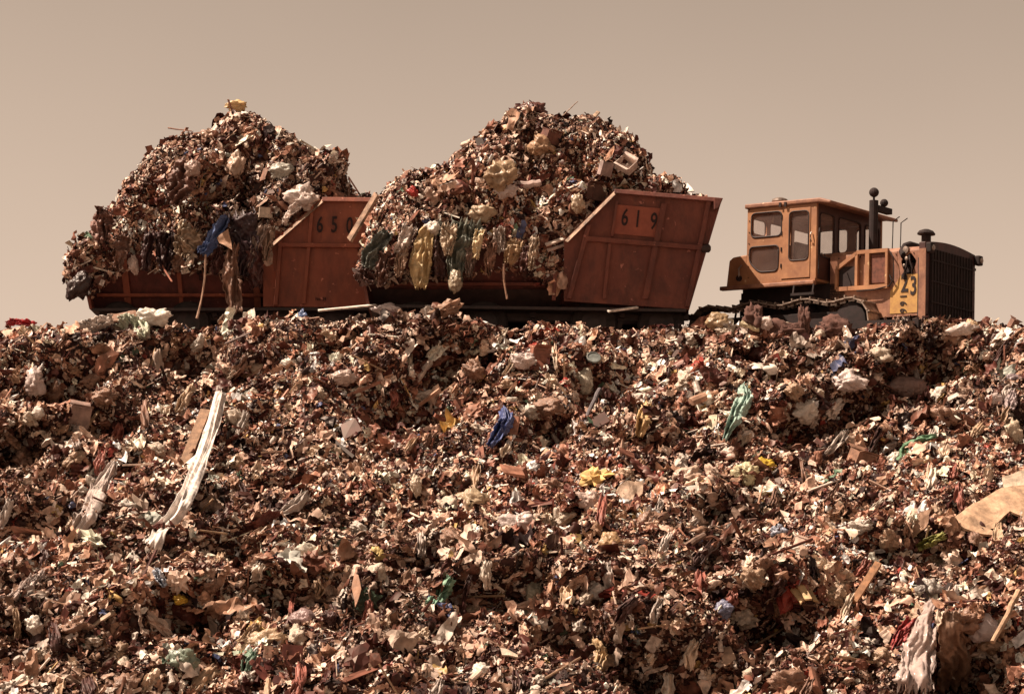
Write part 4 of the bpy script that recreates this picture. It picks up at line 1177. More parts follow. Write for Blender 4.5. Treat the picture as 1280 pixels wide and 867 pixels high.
tyre_small(742, 447, 9, 'small grey-green round lid just above the cream rounded bag', (.20,.22,.21))
cloth('jeans', 'pair of dark blue jeans lying crumpled on the slope below wagon 619', 'clothing', [(630,512),(633,525),(624,540),(612,558)], [14,20,16,8], (.07,.10,.26), folds=2, amp=.07, lift=.35)
stick('pipe', 'dark bent pipe slanting down left in the middle of the slope', 'pipe', (750,486), (725,548), 6, (.14,.12,.13), round_=True, lift=.3, bend=.1)
stick('board', 'thin tan lath above the blue jeans', 'board', (638,494), (603,513), 5, (.46,.33,.22))
cloth('rag', 'yellow-tan rag hanging down in the middle right of the slope', 'rag', [(812,505),(806,520),(799,545)], [18,20,9], (.60,.40,.20), folds=2, lift=.3)
bag('sack', 'tan bundle in the middle of the slope', 'sack', 590, 627, 42, 25, (.55,.42,.28), 24, .35, rot=-.15)
bag('plastic_bag', 'whitish bag right of the tan bundle', 'bag', 646, 653, 38, 24, PINKW, 25, .5, rot=-.2)
card('paper_sheet', 'large pale tan sheet tilted in the middle of the slope', 'paper', [(745,640),(775,608),(803,600),(803,615),(785,634),(752,644)], (.56,.40,.29), warp=.10, lift=.25)
bag('plastic_bag', 'pinkish bag left of the large pale tan sheet', 'bag', 738, 625, 30, 20, (.58,.44,.38), 26, .6)
bag('plastic_bag', 'orange-tan round bag lower centre', 'bag', 762, 678, 22, 24, (.55,.36,.20), 27, .3)
carton('milk_carton', 'small yellow and white carton in the lower centre', 719, 676, 12, 18, (.74,.60,.26), .3, .1, 'carton', flaps=False)
cloth('plastic_film', 'pale green plastic film crumpled in the lower centre', 'plastic film', [(563,722),(556,735),(548,748),(536,757)], [12,18,18,14], (.24,.42,.30), folds=3, amp=.07, lift=.25)
bag('plastic_bag', 'white round scrap with a bitten edge in the lower centre right', 'bag', 744, 741, 26, 24, WHITE, 28, .35)
bag('plastic_bag', 'grey-green bag below the centre of the slope', 'bag', 668, 742, 18, 26, (.36,.33,.25), 29, .3)
card('cardboard_sheet', 'wedge of cream board at the bottom centre', 'cardboard', [(626,811),(646,818),(648,822),(628,820)], CREAM, thick=.04)
bag('plastic_bag', 'pale white bag at the bottom edge left of centre', 'bag', 600, 843, 36, 22, WHITE, 30, .6, rot=-.2)
cloth('hose', 'upright pale hose at the bottom centre', 'hose', [(618,820),(624,838),(624,858)], [8,9,9], (.58,.50,.44), folds=1, ragend=False)
stick('stick', 'thin dark stick slanting up right at the bottom centre', 'stick', (677,850), (726,821), 4, (.30,.18,.11), round_=True)
stick('stick', 'thin pale splinter in the dark hollow right of the green film', 'stick', (612,727), (630,739), 3, (.7,.55,.42))
cloth('rag', 'curved brown striped rag at the bottom right of centre', 'rag', [(742,800),(752,815),(745,838)], [12,16,12], (.52,.36,.20), folds=3)
card('cardboard_sheet', 'brown board slab leaning in the centre left of the slope', 'cardboard', [(440,735),(446,708),(452,738),(444,760)], (.38,.2,.12))
bag('plastic_bag', 'pinkish knotted bag on the centre left slope', 'bag', 490, 560, 20, 16, PINKW, 31, .7)
bag('plastic_bag', 'pale upright bag in the centre left of the slope', 'bag', 520, 606, 12, 24, CREAM, 32, .5)
bag('plastic_bag', 'mustard bag at the left of the lower centre', 'bag', 470, 696, 16, 20, (.62,.46,.18), 33, .5)
bag('plastic_bag', 'rosy folded bag in the upper centre of the slope', 'bag', 428, 472, 30, 16, (.62,.48,.42), 34, .6)
stick('stick', 'long tan pole end sloping at right of the lower centre', 'stick', (826,745), (858,736), 5, (.6,.46,.32), round_=True)
# --- right
cloth('cloth', 'pale teal cloth hanging down the right face of the slope', 'cloth', [(929,482),(930,497),(922,517),(912,535),(905,553)], [12,22,20,10,5], (.38,.54,.47), folds=2, amp=.06, lift=.40, rag=.06)
card('paper_sheet', 'narrow cream card standing beside the teal cloth', 'paper', [(886,519),(897,518),(893,548),(882,549)], (.70,.60,.44), n=(-.2,-.85,.5))
card('paper_sheet', 'upright cream card near the crest right of centre', 'paper', [(957,455),(964,455),(963,475),(958,473)], (.66,.52,.34), n=(-.2,-.85,.5))
bag('plastic_bag', 'bright yellow bag on the right slope below the teal cloth', 'bag', 955, 583, 24, 20, (.72,.50,.07), 40, .5)
bag('plastic_bag', 'pale yellow-white bag touching the bright yellow one', 'bag', 932, 592, 28, 24, (.74,.66,.42), 41, .5)
bag('plastic_bag', 'cream bag upper left of the two yellow bags', 'bag', 910, 572, 28, 22, (.66,.50,.42), 42, .5)
bag('plastic_bag', 'large pinkish rounded bag left of the yellow bags', 'bag', 858, 600, 36, 30, (.62,.46,.36), 43, .35, rot=-.4)
card('paper_sheet', 'flat white sheet below the pinkish rounded bag', 'paper', [(858,610),(884,606),(886,612),(866,619)], WHITE)
bag('plastic_bag', 'white knotted bag beside the deep hollow at right', 'bag', 1006, 514, 28, 26, (.70,.62,.54), 44, .6, rot=.3)
bag('plastic_bag', 'pink-white puffy bag on the upper right slope', 'bag', 1063, 478, 34, 22, (.74,.62,.58), 45, .7)
bag('sack', 'dark brown sack in the hollow below the tractor nose', 'sack', 1130, 484, 48, 26, (.22,.14,.12), 46, .3)
cloth('tarpaulin', 'green cloth arched over a tan box on the right slope', 'cloth', [(1128,578),(1136,562),(1150,552),(1170,547)], [16,22,16,8], (.12,.24,.14), folds=1, amp=.05, lift=.45, rag=.05)
carton('carton', 'small tan open box under the green cloth', 1164, 562, 24, 18, (.42,.24,.12), .4, .2)
carton('carton', 'brown textured carton left of the green cloth', 1076, 577, 28, 26, (.32,.17,.11), .5, .35)
bag('plastic_bag', 'white bag tucked against the green cloth', 'bag', 1117, 574, 14, 16, WHITE, 48, .5)
card('plywood_sheet', 'large tan sheet of board at the right edge of the slope', 'board', [(1183,656),(1216,630),(1252,610),(1284,606),(1284,650),(1262,640),(1244,656),(1240,669),(1212,664)], (.56,.37,.24), n=(.1,-.62,.78), thick=.05, warp=.03, lift=1.3)
card('cardboard_sheet', 'cream card standing behind the large tan board at the right edge', 'cardboard', [(1252,598),(1284,586),(1284,612),(1256,613)], (.66,.53,.40), n=(0,-.7,.7), lift=1.0)
cloth('rag', 'olive green rag under the large tan board', 'rag', [(1180,668),(1164,676),(1146,686)], [10,12,8], (.28,.28,.08), folds=2)
card('cardboard_sheet', 'brown bent cardboard left of the olive rag', 'cardboard', [(1118,668),(1150,645),(1163,640),(1158,658),(1130,680)], (.44,.27,.18), warp=.08)
# split plank of three boards
for i, (pts_, lb) in enumerate([([(976,722),(985,716),(1005,748),(1001,754)], 'left of three split pale boards lying side by side at lower right'),
                      ([(986,716),(994,713),(1015,748),(1006,749)], 'middle of three split pale boards lying side by side at lower right'),
                      ([(995,713),(1002,716),(1023,752),(1016,750)], 'right of three split pale boards lying side by side at lower right')]):
    card('split_board', lb, 'board', pts_, (.60,.42,.22), n=(-.1,-.65,.75), thick=.04, warp=.01, cuts=1, kind='wood')
card('cardboard_sheet', 'square cream card right of the three split boards', 'cardboard', [(1040,752),(1046,744),(1066,744),(1063,756),(1040,760)], (.70,.58,.40))
stick('board', 'brown plank slanting up right beside the square cream card', 'board', (1067,752), (1098,704), 9, (.36,.18,.09), thick=.08, lift=.35)
carton('carton', 'pale open box on the lower right slope', 1008, 684, 26, 18, (.64,.47,.38), .7, .3)
carton('milk_carton', 'small white box below the pale open box', 1002, 699, 20, 12, WHITE, .3, .1, 'carton', flaps=False)
stick('stick', 'pale stub of wood above the pale open box', 'stick', (1042,658), (1028,674), 6, (.66,.46,.30))
stick('pole', 'thin dark pole lying level left of the split boards', 'pole', (938,748), (1020,757), 3.5, (.16,.08,.05), round_=True)
stick('stick', 'long thin stick slanting up right at lower right', 'stick', (922,820), (1006,768), 3.5, (.30,.18,.11), round_=True, lift=.4)
stick('stick', 'curved pale branch at the bottom below the split boards', 'stick', (1038,785), (1016,836), 6, (.52,.33,.18), round_=True, bend=-.15)
stick('pole', 'thick pale pole leaning at the lower right corner', 'pole', (1274,738), (1241,803), 8, (.46,.30,.19), round_=True, lift=.5)
mfilm = mat('clear_dirty_film', (.62,.52,.48), .25, .3, 4, alpha=.72, c2=(.34,.26,.24))
cloth('plastic_film', 'big streaked translucent film hanging at the lower right', 'plastic film', [(1172,752),(1160,782),(1150,815),(1143,858)], [22,32,40,50], (.6,.5,.46), folds=5, amp=.06, lift=.5, m=mfilm, seed=3)
cloth('plastic_film', 'brown-tinted film hanging right of the big streaked film', 'plastic film', [(1190,765),(1190,795),(1194,830),(1190,862)], [20,36,44,40], (.30,.18,.12), folds=3, amp=.05, lift=.42, seed=5)
bag('plastic_bag', 'crumpled clear bag knotted above the big streaked film', 'bag', 1161, 735, 26, 20, (.42,.38,.34), 50, .7)
bag('plastic_bag', 'mauve-white rounded bag beside the pole at lower right', 'bag', 1226, 782, 42, 34, (.56,.48,.48), 51, .22, rot=.3)
cloth('rag', 'crimson rag left of the big streaked film', 'rag', [(1143,775),(1128,795),(1116,815)], [22,20,10], (.34,.05,.05), folds=4, amp=.06)
bag('plastic_bag', 'small pale blue bag on the right slope', 'bag', 972, 664, 18, 15, (.42,.45,.55), 52, .5)
bag('plastic_bag', 'bluish grey bag in the lower right hollow', 'bag', 903, 763, 22, 20, (.24,.25,.36), 53, .6)
stick('log', 'dark log slanting up right at right of centre', 'log', (836,694), (880,668), 10, (.24,.15,.11), round_=True, lift=.3)
bag('foam_block', 'cream faceted lump at the bottom right of centre', 'foam', 940, 823, 32, 24, (.80,.68,.50), 54, .6)
card('cardboard_sheet', 'tan corner of card left of the cream faceted lump', 'cardboard', [(898,812),(912,810),(920,828),(905,835)], (.40,.26,.18))
stick('board', 'flat white slat on the right face below the tractor nose', 'board', (1184,500), (1203,490), 6, WHITE)
bag('plastic_bag', 'pinkish long bag on the far right slope', 'bag', 1240, 502, 22, 14, PINKW, 55, .5, rot=-.5)
bag('plastic_bag', 'cream bulky bag at the right edge above the tan board', 'bag', 1265, 540, 24, 28, (.66,.54,.40), 56, .5)
bag('plastic_bag', 'dull grey flat bag at the right edge below the crest', 'bag', 1266, 475, 26, 16, (.32,.25,.26), 57, .3)
cloth('plastic_film', 'pale hanging film below the grey flat bag', 'plastic film', [(1262,488),(1264,500),(1262,512)], [18,16,10], (.40,.32,.32), folds=3)
bag('plastic_bag', 'pink-white long bag on the right crest beside the tractor nose', 'bag', 1202, 412, 32, 14, (.76,.64,.58), 58, .6, rot=-.2)
bag('plastic_bag', 'yellowish bag right of the pink-white bag on the crest', 'bag', 1214, 409, 14, 16, (.68,.50,.32), 59, .5)
cloth('rag', 'pale folded rag under the number on the tractor', 'rag', [(1118,402),(1134,396),(1152,391)], [8,10,7], (.66,.52,.36), folds=2, amp=.04, lift=.25)
carton('carton', 'dark upright box end on the far right crest', 1266, 406, 10, 14, (.26,.13,.09), .6, .5)
bag('plastic_bag', 'white bag standing against the crawler track', 'bag', 957, 404, 18, 18, (.80,.66,.60), 60, .35, Y=63.3)
stick('pipe', 'cream cone-shaped tube lying left of the white bag at the track', 'pipe', (926,404), (950,412), 8, (.66,.56,.36), round_=True, Y=63.3)
bag('sack', 'tan rounded sack against the rear of the crawler track', 'sack', 897, 402, 26, 22, (.46,.33,.20), 61, .3, Y=63.4)
for (u_, v_, w_, h_, lb) in ((942,392,22,30,'brown mound of soil at the middle of the crawler track'), (1005,395,12,34,'narrow clod of soil standing against the crawler track'), (1042,404,46,26,'broad soil mound at the front of the crawler track'), (980,408,50,22,'dusty pinkish soil heap in front of the track')):
    bag('soil_clod', lb, 'soil', u_, v_+7, w_, h_, (.26,.13,.10), int(u_) % 17, 1.1, Y=63.35, m=cm((.13,.062,.048), .95, 'soil', scale=9))
# pale sheets lying behind the wagons, seen through the gaps
for (a_, b_, w_, lb) in (((398,388),(470,381),5,'pale plank lying behind wagon 619 left of its wheels'), ((533,382),(562,389),6,'short bright plank seen under the middle of wagon 619'), ((760,389),(797,384),5,'short bright plank seen under the front of wagon 619')):
    stick('plank', lb, 'plank', a_, b_, w_, (.85,.76,.68), Y=64.1, n=(0,-.4,.9), thick=.04)
bag('plastic_bag', 'grey-white crumpled bag on the crest between the wagons', 'bag', 484, 387, 28, 12, (.62,.52,.50), 62, .7, Y=63.9)

# --- on and hanging from wagon 619
Y6 = Y619 - .55
def cl6(*a, **k): k.setdefault('Y', 63.75); return cloth(*a, **k)
cl6('plastic_bag', 'long yellow bag hanging over the side of wagon 619', 'bag', [(535,283),(530,305),(525,330),(526,360)], [14,24,30,14], (.56,.40,.20), folds=2, amp=.07, rag=.05, seed=2)
bag('plastic_bag', 'white bag top from which the long yellow bag hangs', 'bag', 541, 285, 18, 16, WHITE, 63, .4, Y=63.8)
cl6('plastic_film', 'dark grey-green sheet hanging at the left end of wagon 619', 'plastic film', [(486,290),(474,305),(464,320),(458,335)], [14,24,26,12], (.13,.14,.12), folds=2, amp=.08, seed=4)
cl6('plastic_film', 'grey-green crumpled film hanging over the middle of wagon 619', 'plastic film', [(585,280),(578,305),(570,335),(569,362)], [44,38,22,14], (.17,.18,.145), folds=4, amp=.10, seed=6)
cl6('plastic_film', 'pale tan film beside the grey-green film on wagon 619', 'plastic film', [(562,282),(560,300),(560,318)], [20,20,8], (.56,.44,.32), folds=3, amp=.06, seed=7, Y=63.6)
bag('plastic_bag', 'tan knotted bag end hanging lowest over wagon 619', 'bag', 570, 352, 14, 22, (.44,.36,.26), 64, .6, Y=63.6)
cl6('rag', 'cream rag hanging in two tails over wagon 619', 'rag', [(600,288),(597,302),(594,322)], [12,12,8], (.72,.58,.36), folds=1.5, seed=8, Y=63.6)
cl6('plastic_bag', 'orange-tan bag hanging near the notch of wagon 619', 'bag', [(647,302),(641,313),(634,328)], [22,22,12], (.38,.25,.14), folds=2, seed=9)
cl6('plastic_film', 'pale grey film hanging left of the orange-tan bag', 'plastic film', [(624,285),(624,300),(627,315)], [14,14,10], (.58,.48,.42), folds=3, seed=10)
cl6('plastic_film', 'white crumpled film at the left rim of wagon 619', 'plastic film', [(512,284),(505,300),(496,316)], [22,16,9], (.70,.60,.54), folds=3, seed=11)
cl6('rag', 'brown rag hanging below the dark sheet at the left end of wagon 619', 'rag', [(448,338),(456,346),(468,350)], [16,20,12], DKBROWN, folds=2, seed=12, Y=63.7)
cl6('rag', 'dark red-brown rag between the yellow bag and the green film', 'rag', [(552,300),(552,325),(550,345)], [16,20,14], (.09,.04,.035), folds=2, seed=13, Y=63.9)
cl6('rope', 'thin rope hanging over the low side of wagon 619', 'rope', [(630,330),(630,350),(634,374)], [2.5,2.5,2.5], (.36,.20,.13), folds=1, amp=.004, rag=0, ragend=False, Y=63.6)
bag('plastic_bag', 'big yellowish bag on the flank of the heap in wagon 619', 'bag', 626, 220, 34, 32, (.46,.32,.20), 66, .65)
bag('plastic_bag', 'pale bag at the lower edge of the yellowish bag in wagon 619', 'bag', 632, 238, 24, 16, PINKW, 67, .6)
stick('pipe', 'pale tube lying level across the heap in wagon 619', 'pipe', (642,233), (676,229), 11, (.55,.42,.38), round_=True, lift=.3)
carton('carton', 'white open tube-like carton high on the right of the heap in wagon 619', 783, 206, 22, 12, (.60,.48,.42), -.5, .9)
carton('carton', 'pale grey box left of the white open carton in wagon 619', 757, 211, 15, 18, (.34,.25,.23), .4, .3, flaps=False)
carton('carton', 'dark brown crate low on the right of the heap in wagon 619', 740, 241, 26, 20, (.12,.055,.04), .5, .1, 'crate')
bag('plastic_bag', 'cream bag beside the slanting rim of wagon 619', 'bag', 722, 254, 16, 22, (.56,.44,.32), 68, .5)
stick('board', 'pale board sticking up from the top of the heap in wagon 619', 'board', (725,166), (748,140), 5, (.46,.32,.22), Y=66.0, thick=.05)
stick('board', 'short thin stick crossing beneath the raised board in wagon 619', 'stick', (742,147), (747,160), 2.2, (.30,.18,.12), Y=66.0)
stick('wire', 'thin wire poking out of the top of the heap in wagon 619', 'wire', (703,145), (722,127), 1.6, (.42,.30,.24), Y=66.0, round_=True)
bag('sack', 'dark maroon sack on the very top of the heap in wagon 619', 'sack', 668, 138, 30, 22, (.14,.06,.05), 69, .5, Y=65.8)
bag('plastic_bag', 'grey bag under the left of the maroon sack on wagon 619', 'bag', 658, 143, 12, 16, (.36,.33,.30), 70, .5, Y=65.9)
card('cardboard_sheet', 'white panel leaning on the rim at the right end of wagon 619', 'cardboard', [(842,237),(860,230),(868,240),(850,243)], WHITE, Y=65.5, n=(-.4,-.6,.6))
carton('carton', 'reddish carton on the upper middle of the heap in wagon 619', 688, 172, 20, 16, (.17,.07,.05), .6, .3)
bag('plastic_bag', 'tan crumpled bag left of the reddish carton in wagon 619', 'bag', 677, 182, 24, 24, (.50,.32,.20), 71, .7)
bag('rag', 'red rag on the left flank of the heap in wagon 619', 'rag', 517, 240, 12, 10, (.45,.05,.04), 72, .6)
bag('plastic_bag', 'pale tan bag low on the front of the heap in wagon 619', 'bag', 604, 266, 26, 18, (.48,.36,.24), 73, .5)
stick('board', 'pale flat board by the notch of wagon 619', 'board', (682,306), (706,298), 5, (.70,.58,.50))
stick('board', 'second pale board just under the first by the notch of wagon 619', 'board', (684,313), (706,306), 4, (.60,.46,.40))
# --- on and hanging from wagon 650
def cl5(*a, **k): k.setdefault('Y', 66.7); return cloth(*a, **k)
bag('plastic_bag', 'big white crumpled bag over the slanting rim of wagon 650', 'bag', 379, 247, 34, 28, (.70,.58,.52), 80, .65, rot=.3, Y=66.9, depth=.4)
cl5('plastic_film', 'white tail of film trailing down the slanting rim of wagon 650', 'plastic film', [(372,256),(362,266),(355,280)], [14,10,6], (.72,.60,.54), folds=2, seed=20)
cl5('blanket', 'dark brown blanket hanging in a point on the heap of wagon 650', 'cloth', [(238,205),(228,222),(222,240),(214,256)], [30,38,32,10], (.17,.085,.065), folds=2, amp=.10, Y=66.2, seed=21)
bag('plastic_bag', 'pale rounded bag on the top right of the dark blanket', 'bag', 241, 211, 18, 20, (.48,.34,.29), 81, .4, Y=66.0)
cl5('plastic_film', 'blue plastic sheet hanging down the front of wagon 650', 'plastic film', [(284,272),(272,287),(262,302),(252,318)], [10,16,16,12], (.08,.13,.30), folds=2, amp=.07, Y=66.3, seed=22)
card('cardboard_sheet', 'brown triangular board beside the blue sheet on wagon 650', 'cardboard', [(286,287),(290,312),(275,304),(272,298)], (.42,.24,.15), Y=66.2, n=(-.3,-.9,.2))
cl5('blanket', 'long brown cloth hanging over wagon 650 to the ground', 'cloth', [(292,305),(288,330),(290,355),(296,390)], [14,18,26,14], (.24,.13,.09), folds=2, amp=.08, Y=66.3, seed=23)
cl5('cloth', 'dark cloth bundle hanging right of the blue sheet on wagon 650', 'cloth', [(302,268),(306,290),(308,315),(304,345)], [34,36,28,18], (.05,.025,.03), folds=4, amp=.10, Y=66.5, seed=24)
cl5('cloth', 'dark maroon cloth hanging beside the high panel of wagon 650', 'cloth', [(318,310),(318,335),(320,360)], [20,22,14], (.10,.035,.03), folds=3, amp=.07, Y=66.5, seed=25)
cl5('rope', 'thin rope hanging from wagon 650 to the crest', 'rope', [(257,318),(256,345),(252,372),(246,398)], [2.4,2.4,2.4,3.5], (.42,.26,.18), folds=1, amp=.004, rag=0, ragend=False, Y=66.2)
cl5('plastic_film', 'twisted pale film at the foot of the long brown cloth', 'plastic film', [(294,384),(284,394),(276,404)], [5,6,10], (.5,.38,.3), folds=2, Y=65.5)
stick('stick', 'reddish stick slanting down over the low side of wagon 650', 'stick', (190,312), (215,352), 3, (.36,.13,.08), Y=66.6, round_=True)
bag('plastic_bag', 'small pale bag hanging on the low side of wagon 650', 'bag', 167, 331, 11, 22, (.66,.52,.46), 82, .4, Y=66.7, rot=-.2)
carton('carton', 'square cream box on the front of the heap in wagon 650', 332, 266, 17, 13, (.66,.54,.43), .2, .1, flaps=False)
bag('plastic_bag', 'grey-green pale bag on the right shoulder of the heap in wagon 650', 'bag', 353, 213, 28, 18, (.52,.50,.44), 83, .5)
bag('plastic_bag', 'yellow crumpled paper on the very top of the heap in wagon 650', 'paper', 295, 133, 26, 12, (.74,.52,.26), 84, .8, Y=69.1)
bag('refuse_sack', 'dark sack hanging off the left end of wagon 650', 'sack', 98, 358, 24, 36, (.05,.028,.026), 85, .35, Y=66.8, rot=.5)
stick('stick', 'thin twig poking out left from the top of the heap in wagon 650', 'stick', (210,160), (240,164), 2, (.34,.19,.14), Y=69.1, round_=True)
bag('plastic_bag', 'tan pointed bag in the middle of the heap of wagon 650', 'bag', 296, 204, 18, 28, (.60,.44,.34), 86, .6)
cl5('cloth', 'pinkish brown cloth draped on the left end of the heap in wagon 650', 'cloth', [(132,262),(126,280),(130,302)], [20,30,18], (.24,.125,.10), folds=3, amp=.10, Y=66.3, seed=31)
cl5('rag', 'pale fringed rag hanging at the left middle of wagon 650', 'rag', [(240,286),(232,304),(228,320)], [34,30,16], (.46,.34,.24), folds=5, amp=.09, Y=66.5, seed=27)
cl5('plastic_film', 'grey film hanging from the heap beside the white box of wagon 650', 'plastic film', [(330,282),(322,298),(316,318),(310,334)], [16,14,8,6], (.42,.32,.27), folds=3, Y=66.5, seed=28)
cl5('cloth', 'dark drape hanging down at the left third of wagon 650', 'cloth', [(205,290),(206,315),(208,338)], [26,24,14], (.055,.025,.025), folds=4, amp=.10, Y=66.6, seed=29)
bag('plastic_bag', 'tan rounded bag left of the top of wagon 650', 'bag', 262, 172, 18, 16, (.44,.28,.20), 88, .6)

# --- many alike pieces, one object each, sharing meshes
def proto_mesh(name, vs, fs, m, smooth):
    me = bpy.data.meshes.new(name); me.from_pydata([tuple(v) for v in vs], [], fs); me.materials.append(m)
    if smooth: me.polygons.foreach_set('use_smooth', [True]*len(me.polygons))
    return me
placed = [(276,491),(266,528),(252,572),(236,612),(218,644),(200,662),(188,682)]
MARKS = [(276,491,'top of the long white cloth strip'),(236,612,'middle of the long white cloth strip'),(192,680,'foot of the long white cloth strip'),(110,625,'torn grey-pink film'),
 (190,398,'white puffy bag on the crest'),(378,397,'small blue bag on the crest'),(28,403,'red rag on the far left crest'),(42,478,'large pale bag at left'),(99,520,'pinkish brown carton'),
 (240,482,'two-toned cream rag'),(320,463,'grey lump bag below number 650'),(385,690,'cream foam lump'),(338,670,'dry brown frond'),(226,749,'small yellow bag'),(228,824,'pale green rounded bag'),
 (326,803,'long tan sack'),(378,776,'dull mauve bag'),(42,780,'upright white bag at lower left'),(91,762,'dark brown board at lower left'),(525,470,'pale round tube'),(674,454,'rusty brown carton'),
 (729,476,'cream rounded bag below wagon 619'),(620,535,'dark blue jeans'),(738,517,'dark bent pipe'),(806,525,'yellow-tan rag'),(590,627,'tan bundle mid slope'),(646,653,'whitish bag right of the tan bundle'),
 (780,620,'large pale tan sheet'),(719,676,'yellow and white carton'),(548,740,'pale green film'),(744,741,'white round scrap'),(640,816,'cream wedge at the bottom centre'),(600,843,'pale bag at the bottom edge'),
 (700,836,'thin dark stick at the bottom'),(470,696,'mustard bag'),(428,472,'rosy folded bag'),(440,600,'upright pale bag centre left'),(918,517,'pale teal cloth'),(955,583,'bright yellow bag'),(858,600,'large pinkish rounded bag'),
 (1006,514,'white knotted bag'),(1063,478,'pink-white puffy bag'),(1130,484,'dark brown sack under the tractor nose'),(1150,562,'green cloth'),(1076,577,'brown textured carton'),(1225,640,'large tan board'),
 (1000,735,'three split boards'),(1082,728,'brown slanting plank'),(1008,684,'pale open box'),(965,795,'long thin stick'),(1155,815,'big streaked film'),(1226,782,'mauve-white bag'),(1125,795,'crimson rag'),
 (858,682,'dark log'),(940,823,'cream faceted lump'),(903,763,'bluish grey bag'),(1202,412,'pink-white long bag on the crest'),(957,404,'white bag against the crawler track'),(1265,540,'cream bulky bag at the right edge'),
 (535,420,'crest under the middle of wagon 619'),(800,418,'crest under the front of wagon 619'),(450,800,'bottom centre left of the slope'),(820,800,'dark hollow at the lower right centre'),(1100,860,'bottom edge near the streaked film')]
used_labels = set()
placed += [(a, b) for a, b, _ in MARKS] + [(1150,800),(1155,840),(1190,800),(1190,845),(1240,630),(1210,650),(1268,625)]
def where_label(lead, u, v):
    ds = sorted((math.hypot(u-a, v-b), i) for i, (a, b, _) in enumerate(MARKS))
    def ph(i):
        a, b, nm = MARKS[i]; dx, dy = u-a, v-b
        far = math.hypot(dx, dy); w = 'just ' if far < 32 else '' if far < 62 else 'well '
        ax, ay = abs(dx), abs(dy)
        h = 'left' if dx < 0 else 'right'; q = 'above' if dy < 0 else 'below'
        d = q if ay > 2.2*ax else (h + ' of') if ax > 2.2*ay else (q + ' and ' + h + ' of')
        return w + d + ' the ' + nm
    for k in range(3):
        L = lead + ' ' + ph(ds[k][1])
        if len(L.split()) <= 16 and L not in used_labels: used_labels.add(L); return L
    return None
def spot(r, gap):
    for _ in range(200):
        u, v = r.uniform(12, 1268), r.uniform(412, 862)
        if all((u-a)**2+(v-b)**2 > gap*gap for a, b in placed): break
    placed.append((u, v)); return u, v
def rand_group(kind, label, cat, group, count, meshes, size, seed, flat=False, ratio=(1, 1)):
    lead = label.split(' lying')[0].replace('small ', '')
    r = random.Random(seed)
    for i in range(count):
        u, v = spot(r, 16)
        p, n = hit(u, v, (slope_bvh,))
        k = p.y/FPX; s = size*r.uniform(.7, 1.35)*k*(1+.35*(v-420)/440)
        p = p - ray(u, v).normalized()*(.12+.12*s)
        o = bpy.data.objects.new(kind, meshes[i % len(meshes)]); COL.objects.link(o)
        o.location = p
        if flat:
            z = (n + Vector((r.uniform(-.5,.2), r.uniform(-.7,.1), r.uniform(-.2,.4)))).normalized()
            o.rotation_euler = (Matrix(z.to_track_quat('Z', 'Y').to_matrix()) @ Matrix.Rotation(r.uniform(0, 6.28), 3, 'Z')).to_euler()
        else: o.rotation_euler = (r.uniform(-.6,.6), r.uniform(-.7,.7), r.uniform(0, 6.28))
        o.scale = (s*ratio[0], s*ratio[0]*r.uniform(.6, .9), s*ratio[1])
        tag(o, where_label(lead, u, v) or label, cat, group)
for col_, lb, gp, cnt, sz in (((.68,.56,.45), 'small cream crumpled bag lying among the brown trash of the slope', 'small cream bags on the slope', 34, 19),
                          ((.74,.66,.58), 'small whitish crumpled bag lying among the brown trash of the slope', 'small whitish bags on the slope', 26, 16),
                          ((.34,.20,.14), 'small brown crumpled sack lying among the trash of the slope', 'small brown sacks on the slope', 24, 22),
                          ((.52,.36,.25), 'small tan crumpled bag lying among the trash of the slope', 'small tan bags on the slope', 26, 18)):
    ms = [proto_mesh('small_bag', *blob_mesh(100+len(gp)+i, 4, 1.25, i % 2 == 0), cm(col_, .5, 'plastic'), True) for i in range(6)]
    rand_group('small_bag', lb, 'bag', gp, cnt, ms, sz, len(gp)*3+cnt, ratio=(1, .62))
for col_, lb, gp, cnt, sz in (((.66,.52,.40), 'pale bent scrap of paper lying among the trash of the slope', 'pale paper scraps on the slope', 60, 20),
                          ((.36,.21,.13), 'brown bent scrap of cardboard lying among the trash of the slope', 'brown cardboard scraps on the slope', 44, 20)):
    ms = []
    for i in range(6):
        vs, fs = crumple_grid(12, 9, 1, .75, .50, 60+i+cnt, .06); ms.append(proto_mesh('paper_scrap', vs, fs, cm(col_, .7, 'card'), False))
    rand_group('paper_scrap', lb, 'scrap', gp, cnt, ms, sz, cnt+7, flat=True)
ms = []
for i in range(4):
    b = MB(); b.bar((-.6,0,0),(.6,0,.02*i),.07,.045); ms.append(proto_mesh('wood_lath', b.v, b.f, cm((.44,.29,.18), .8, 'wood'), False))
rand_group('wood_lath', 'short tan lath of wood lying among the trash of the slope', 'wood', 'short wooden laths on the slope', 36, ms, 30, 77, flat=True)
ms = []
for i in range(2):
    b = MB(); b.lathe((0,0,0), [(.24,-.5),(.27,-.47),(.27,.47),(.24,.5),(.22,.47),(.02,.47)], 'z', 14); ms.append(proto_mesh('tin_can', b.v, b.f, cm((.50,.42,.36), .35, 'metal'), False))
rand_group('tin_can', 'dull tin can lying among the trash of the slope', 'can', 'tin cans on the slope', 22, ms, 12, 91)

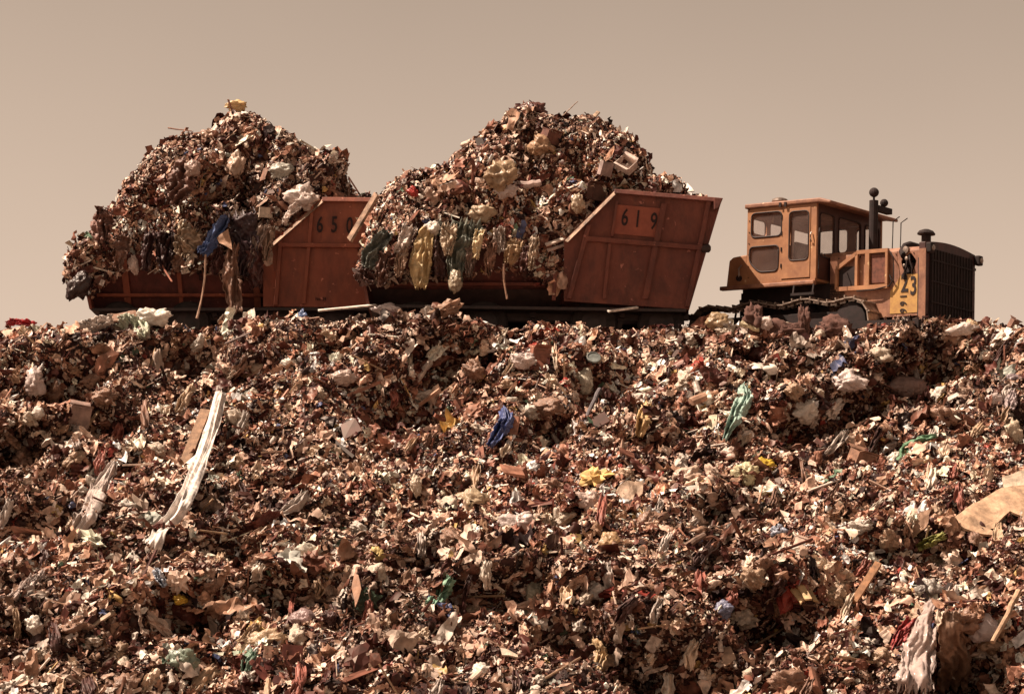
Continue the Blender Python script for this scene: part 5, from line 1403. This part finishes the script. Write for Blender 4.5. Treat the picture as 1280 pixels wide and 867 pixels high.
r = random.Random(5)
for i in range(90):
    u, v = spot(r, 22)
    L_ = r.uniform(14, 34)*(1+.4*(v-420)/440); w_ = r.uniform(5, 13)*(1+.5*(v-420)/440); a_ = r.uniform(-.2, .9)
    cname, c_ = r.choice([('cream', (.68,.55,.43)), ('brown', (.24,.13,.09)), ('tan', (.48,.33,.22)), ('pale grey', (.54,.46,.41)), ('dark', (.08,.035,.03)), ('reddish', (.34,.12,.09)), ('cream', (.74,.64,.54))])
    lab = where_label(cname + ' torn strip hanging', u, v) or (cname + ' torn strip hanging down the landfill slope')
    cloth('torn_strip', lab, 'strip', [(u, v), (u-math.sin(a_)*L_*.5+r.uniform(-3,3), v+math.cos(a_)*L_*.5), (u-math.sin(a_)*L_, v+math.cos(a_)*L_)], [w_*.7, w_, w_*r.uniform(.3,.9)], c_, folds=r.uniform(1, 3), amp=.05, lift=.12, n=12, rag=.25, group='torn strips hanging on the slope', seed=i)

for i, (u, v, L_, w_, c_, lab) in enumerate([(478,330,26,16,(.16,.08,.06),'brown rag hanging over the left part of the low side of wagon 619'),(500,322,24,14,(.42,.28,.20),'tan rag hanging left of the long yellow bag on wagon 619'),
  (612,318,26,13,(.30,.16,.11),'brown rag hanging right of the cream two-tailed rag on wagon 619'),(655,322,18,10,(.14,.06,.05),'dark rag caught on the notch of wagon 619'),(588,312,34,14,(.20,.13,.10),'dusky rag hanging beside the grey-green film on wagon 619'),
  (665,310,26,12,(.50,.38,.28),'pale strip spilling down the notch of wagon 619')]):
    cloth('rag', lab, 'rag', [(u+4, v-14), (u, v+L_*.3), (u-2, v+L_)], [w_, w_*1.1, w_*.5], c_, folds=2.5, amp=.06, Y=63.7, seed=60+i, rag=.25)
for i, (u, v, L_, w_, c_, lab) in enumerate([(150,308,28,18,(.20,.10,.07),'brown rag hanging near the left end of wagon 650'),(184,304,34,14,(.07,.03,.03),'dark strip hanging left of the reddish stick on wagon 650'),
  (222,312,26,16,(.30,.18,.13),'brown rag hanging under the pale fringed rag on wagon 650'),(270,322,22,12,(.12,.05,.045),'dark rag hanging between the rope and the long brown cloth'),(334,296,30,12,(.40,.27,.20),'tan rag hanging at the corner of the high panel of wagon 650')]):
    cloth('rag', lab, 'rag', [(u+4, v-14), (u, v+L_*.3), (u-2, v+L_)], [w_, w_*1.1, w_*.5], c_, folds=2.5, amp=.06, Y=66.6, seed=80+i, rag=.25)
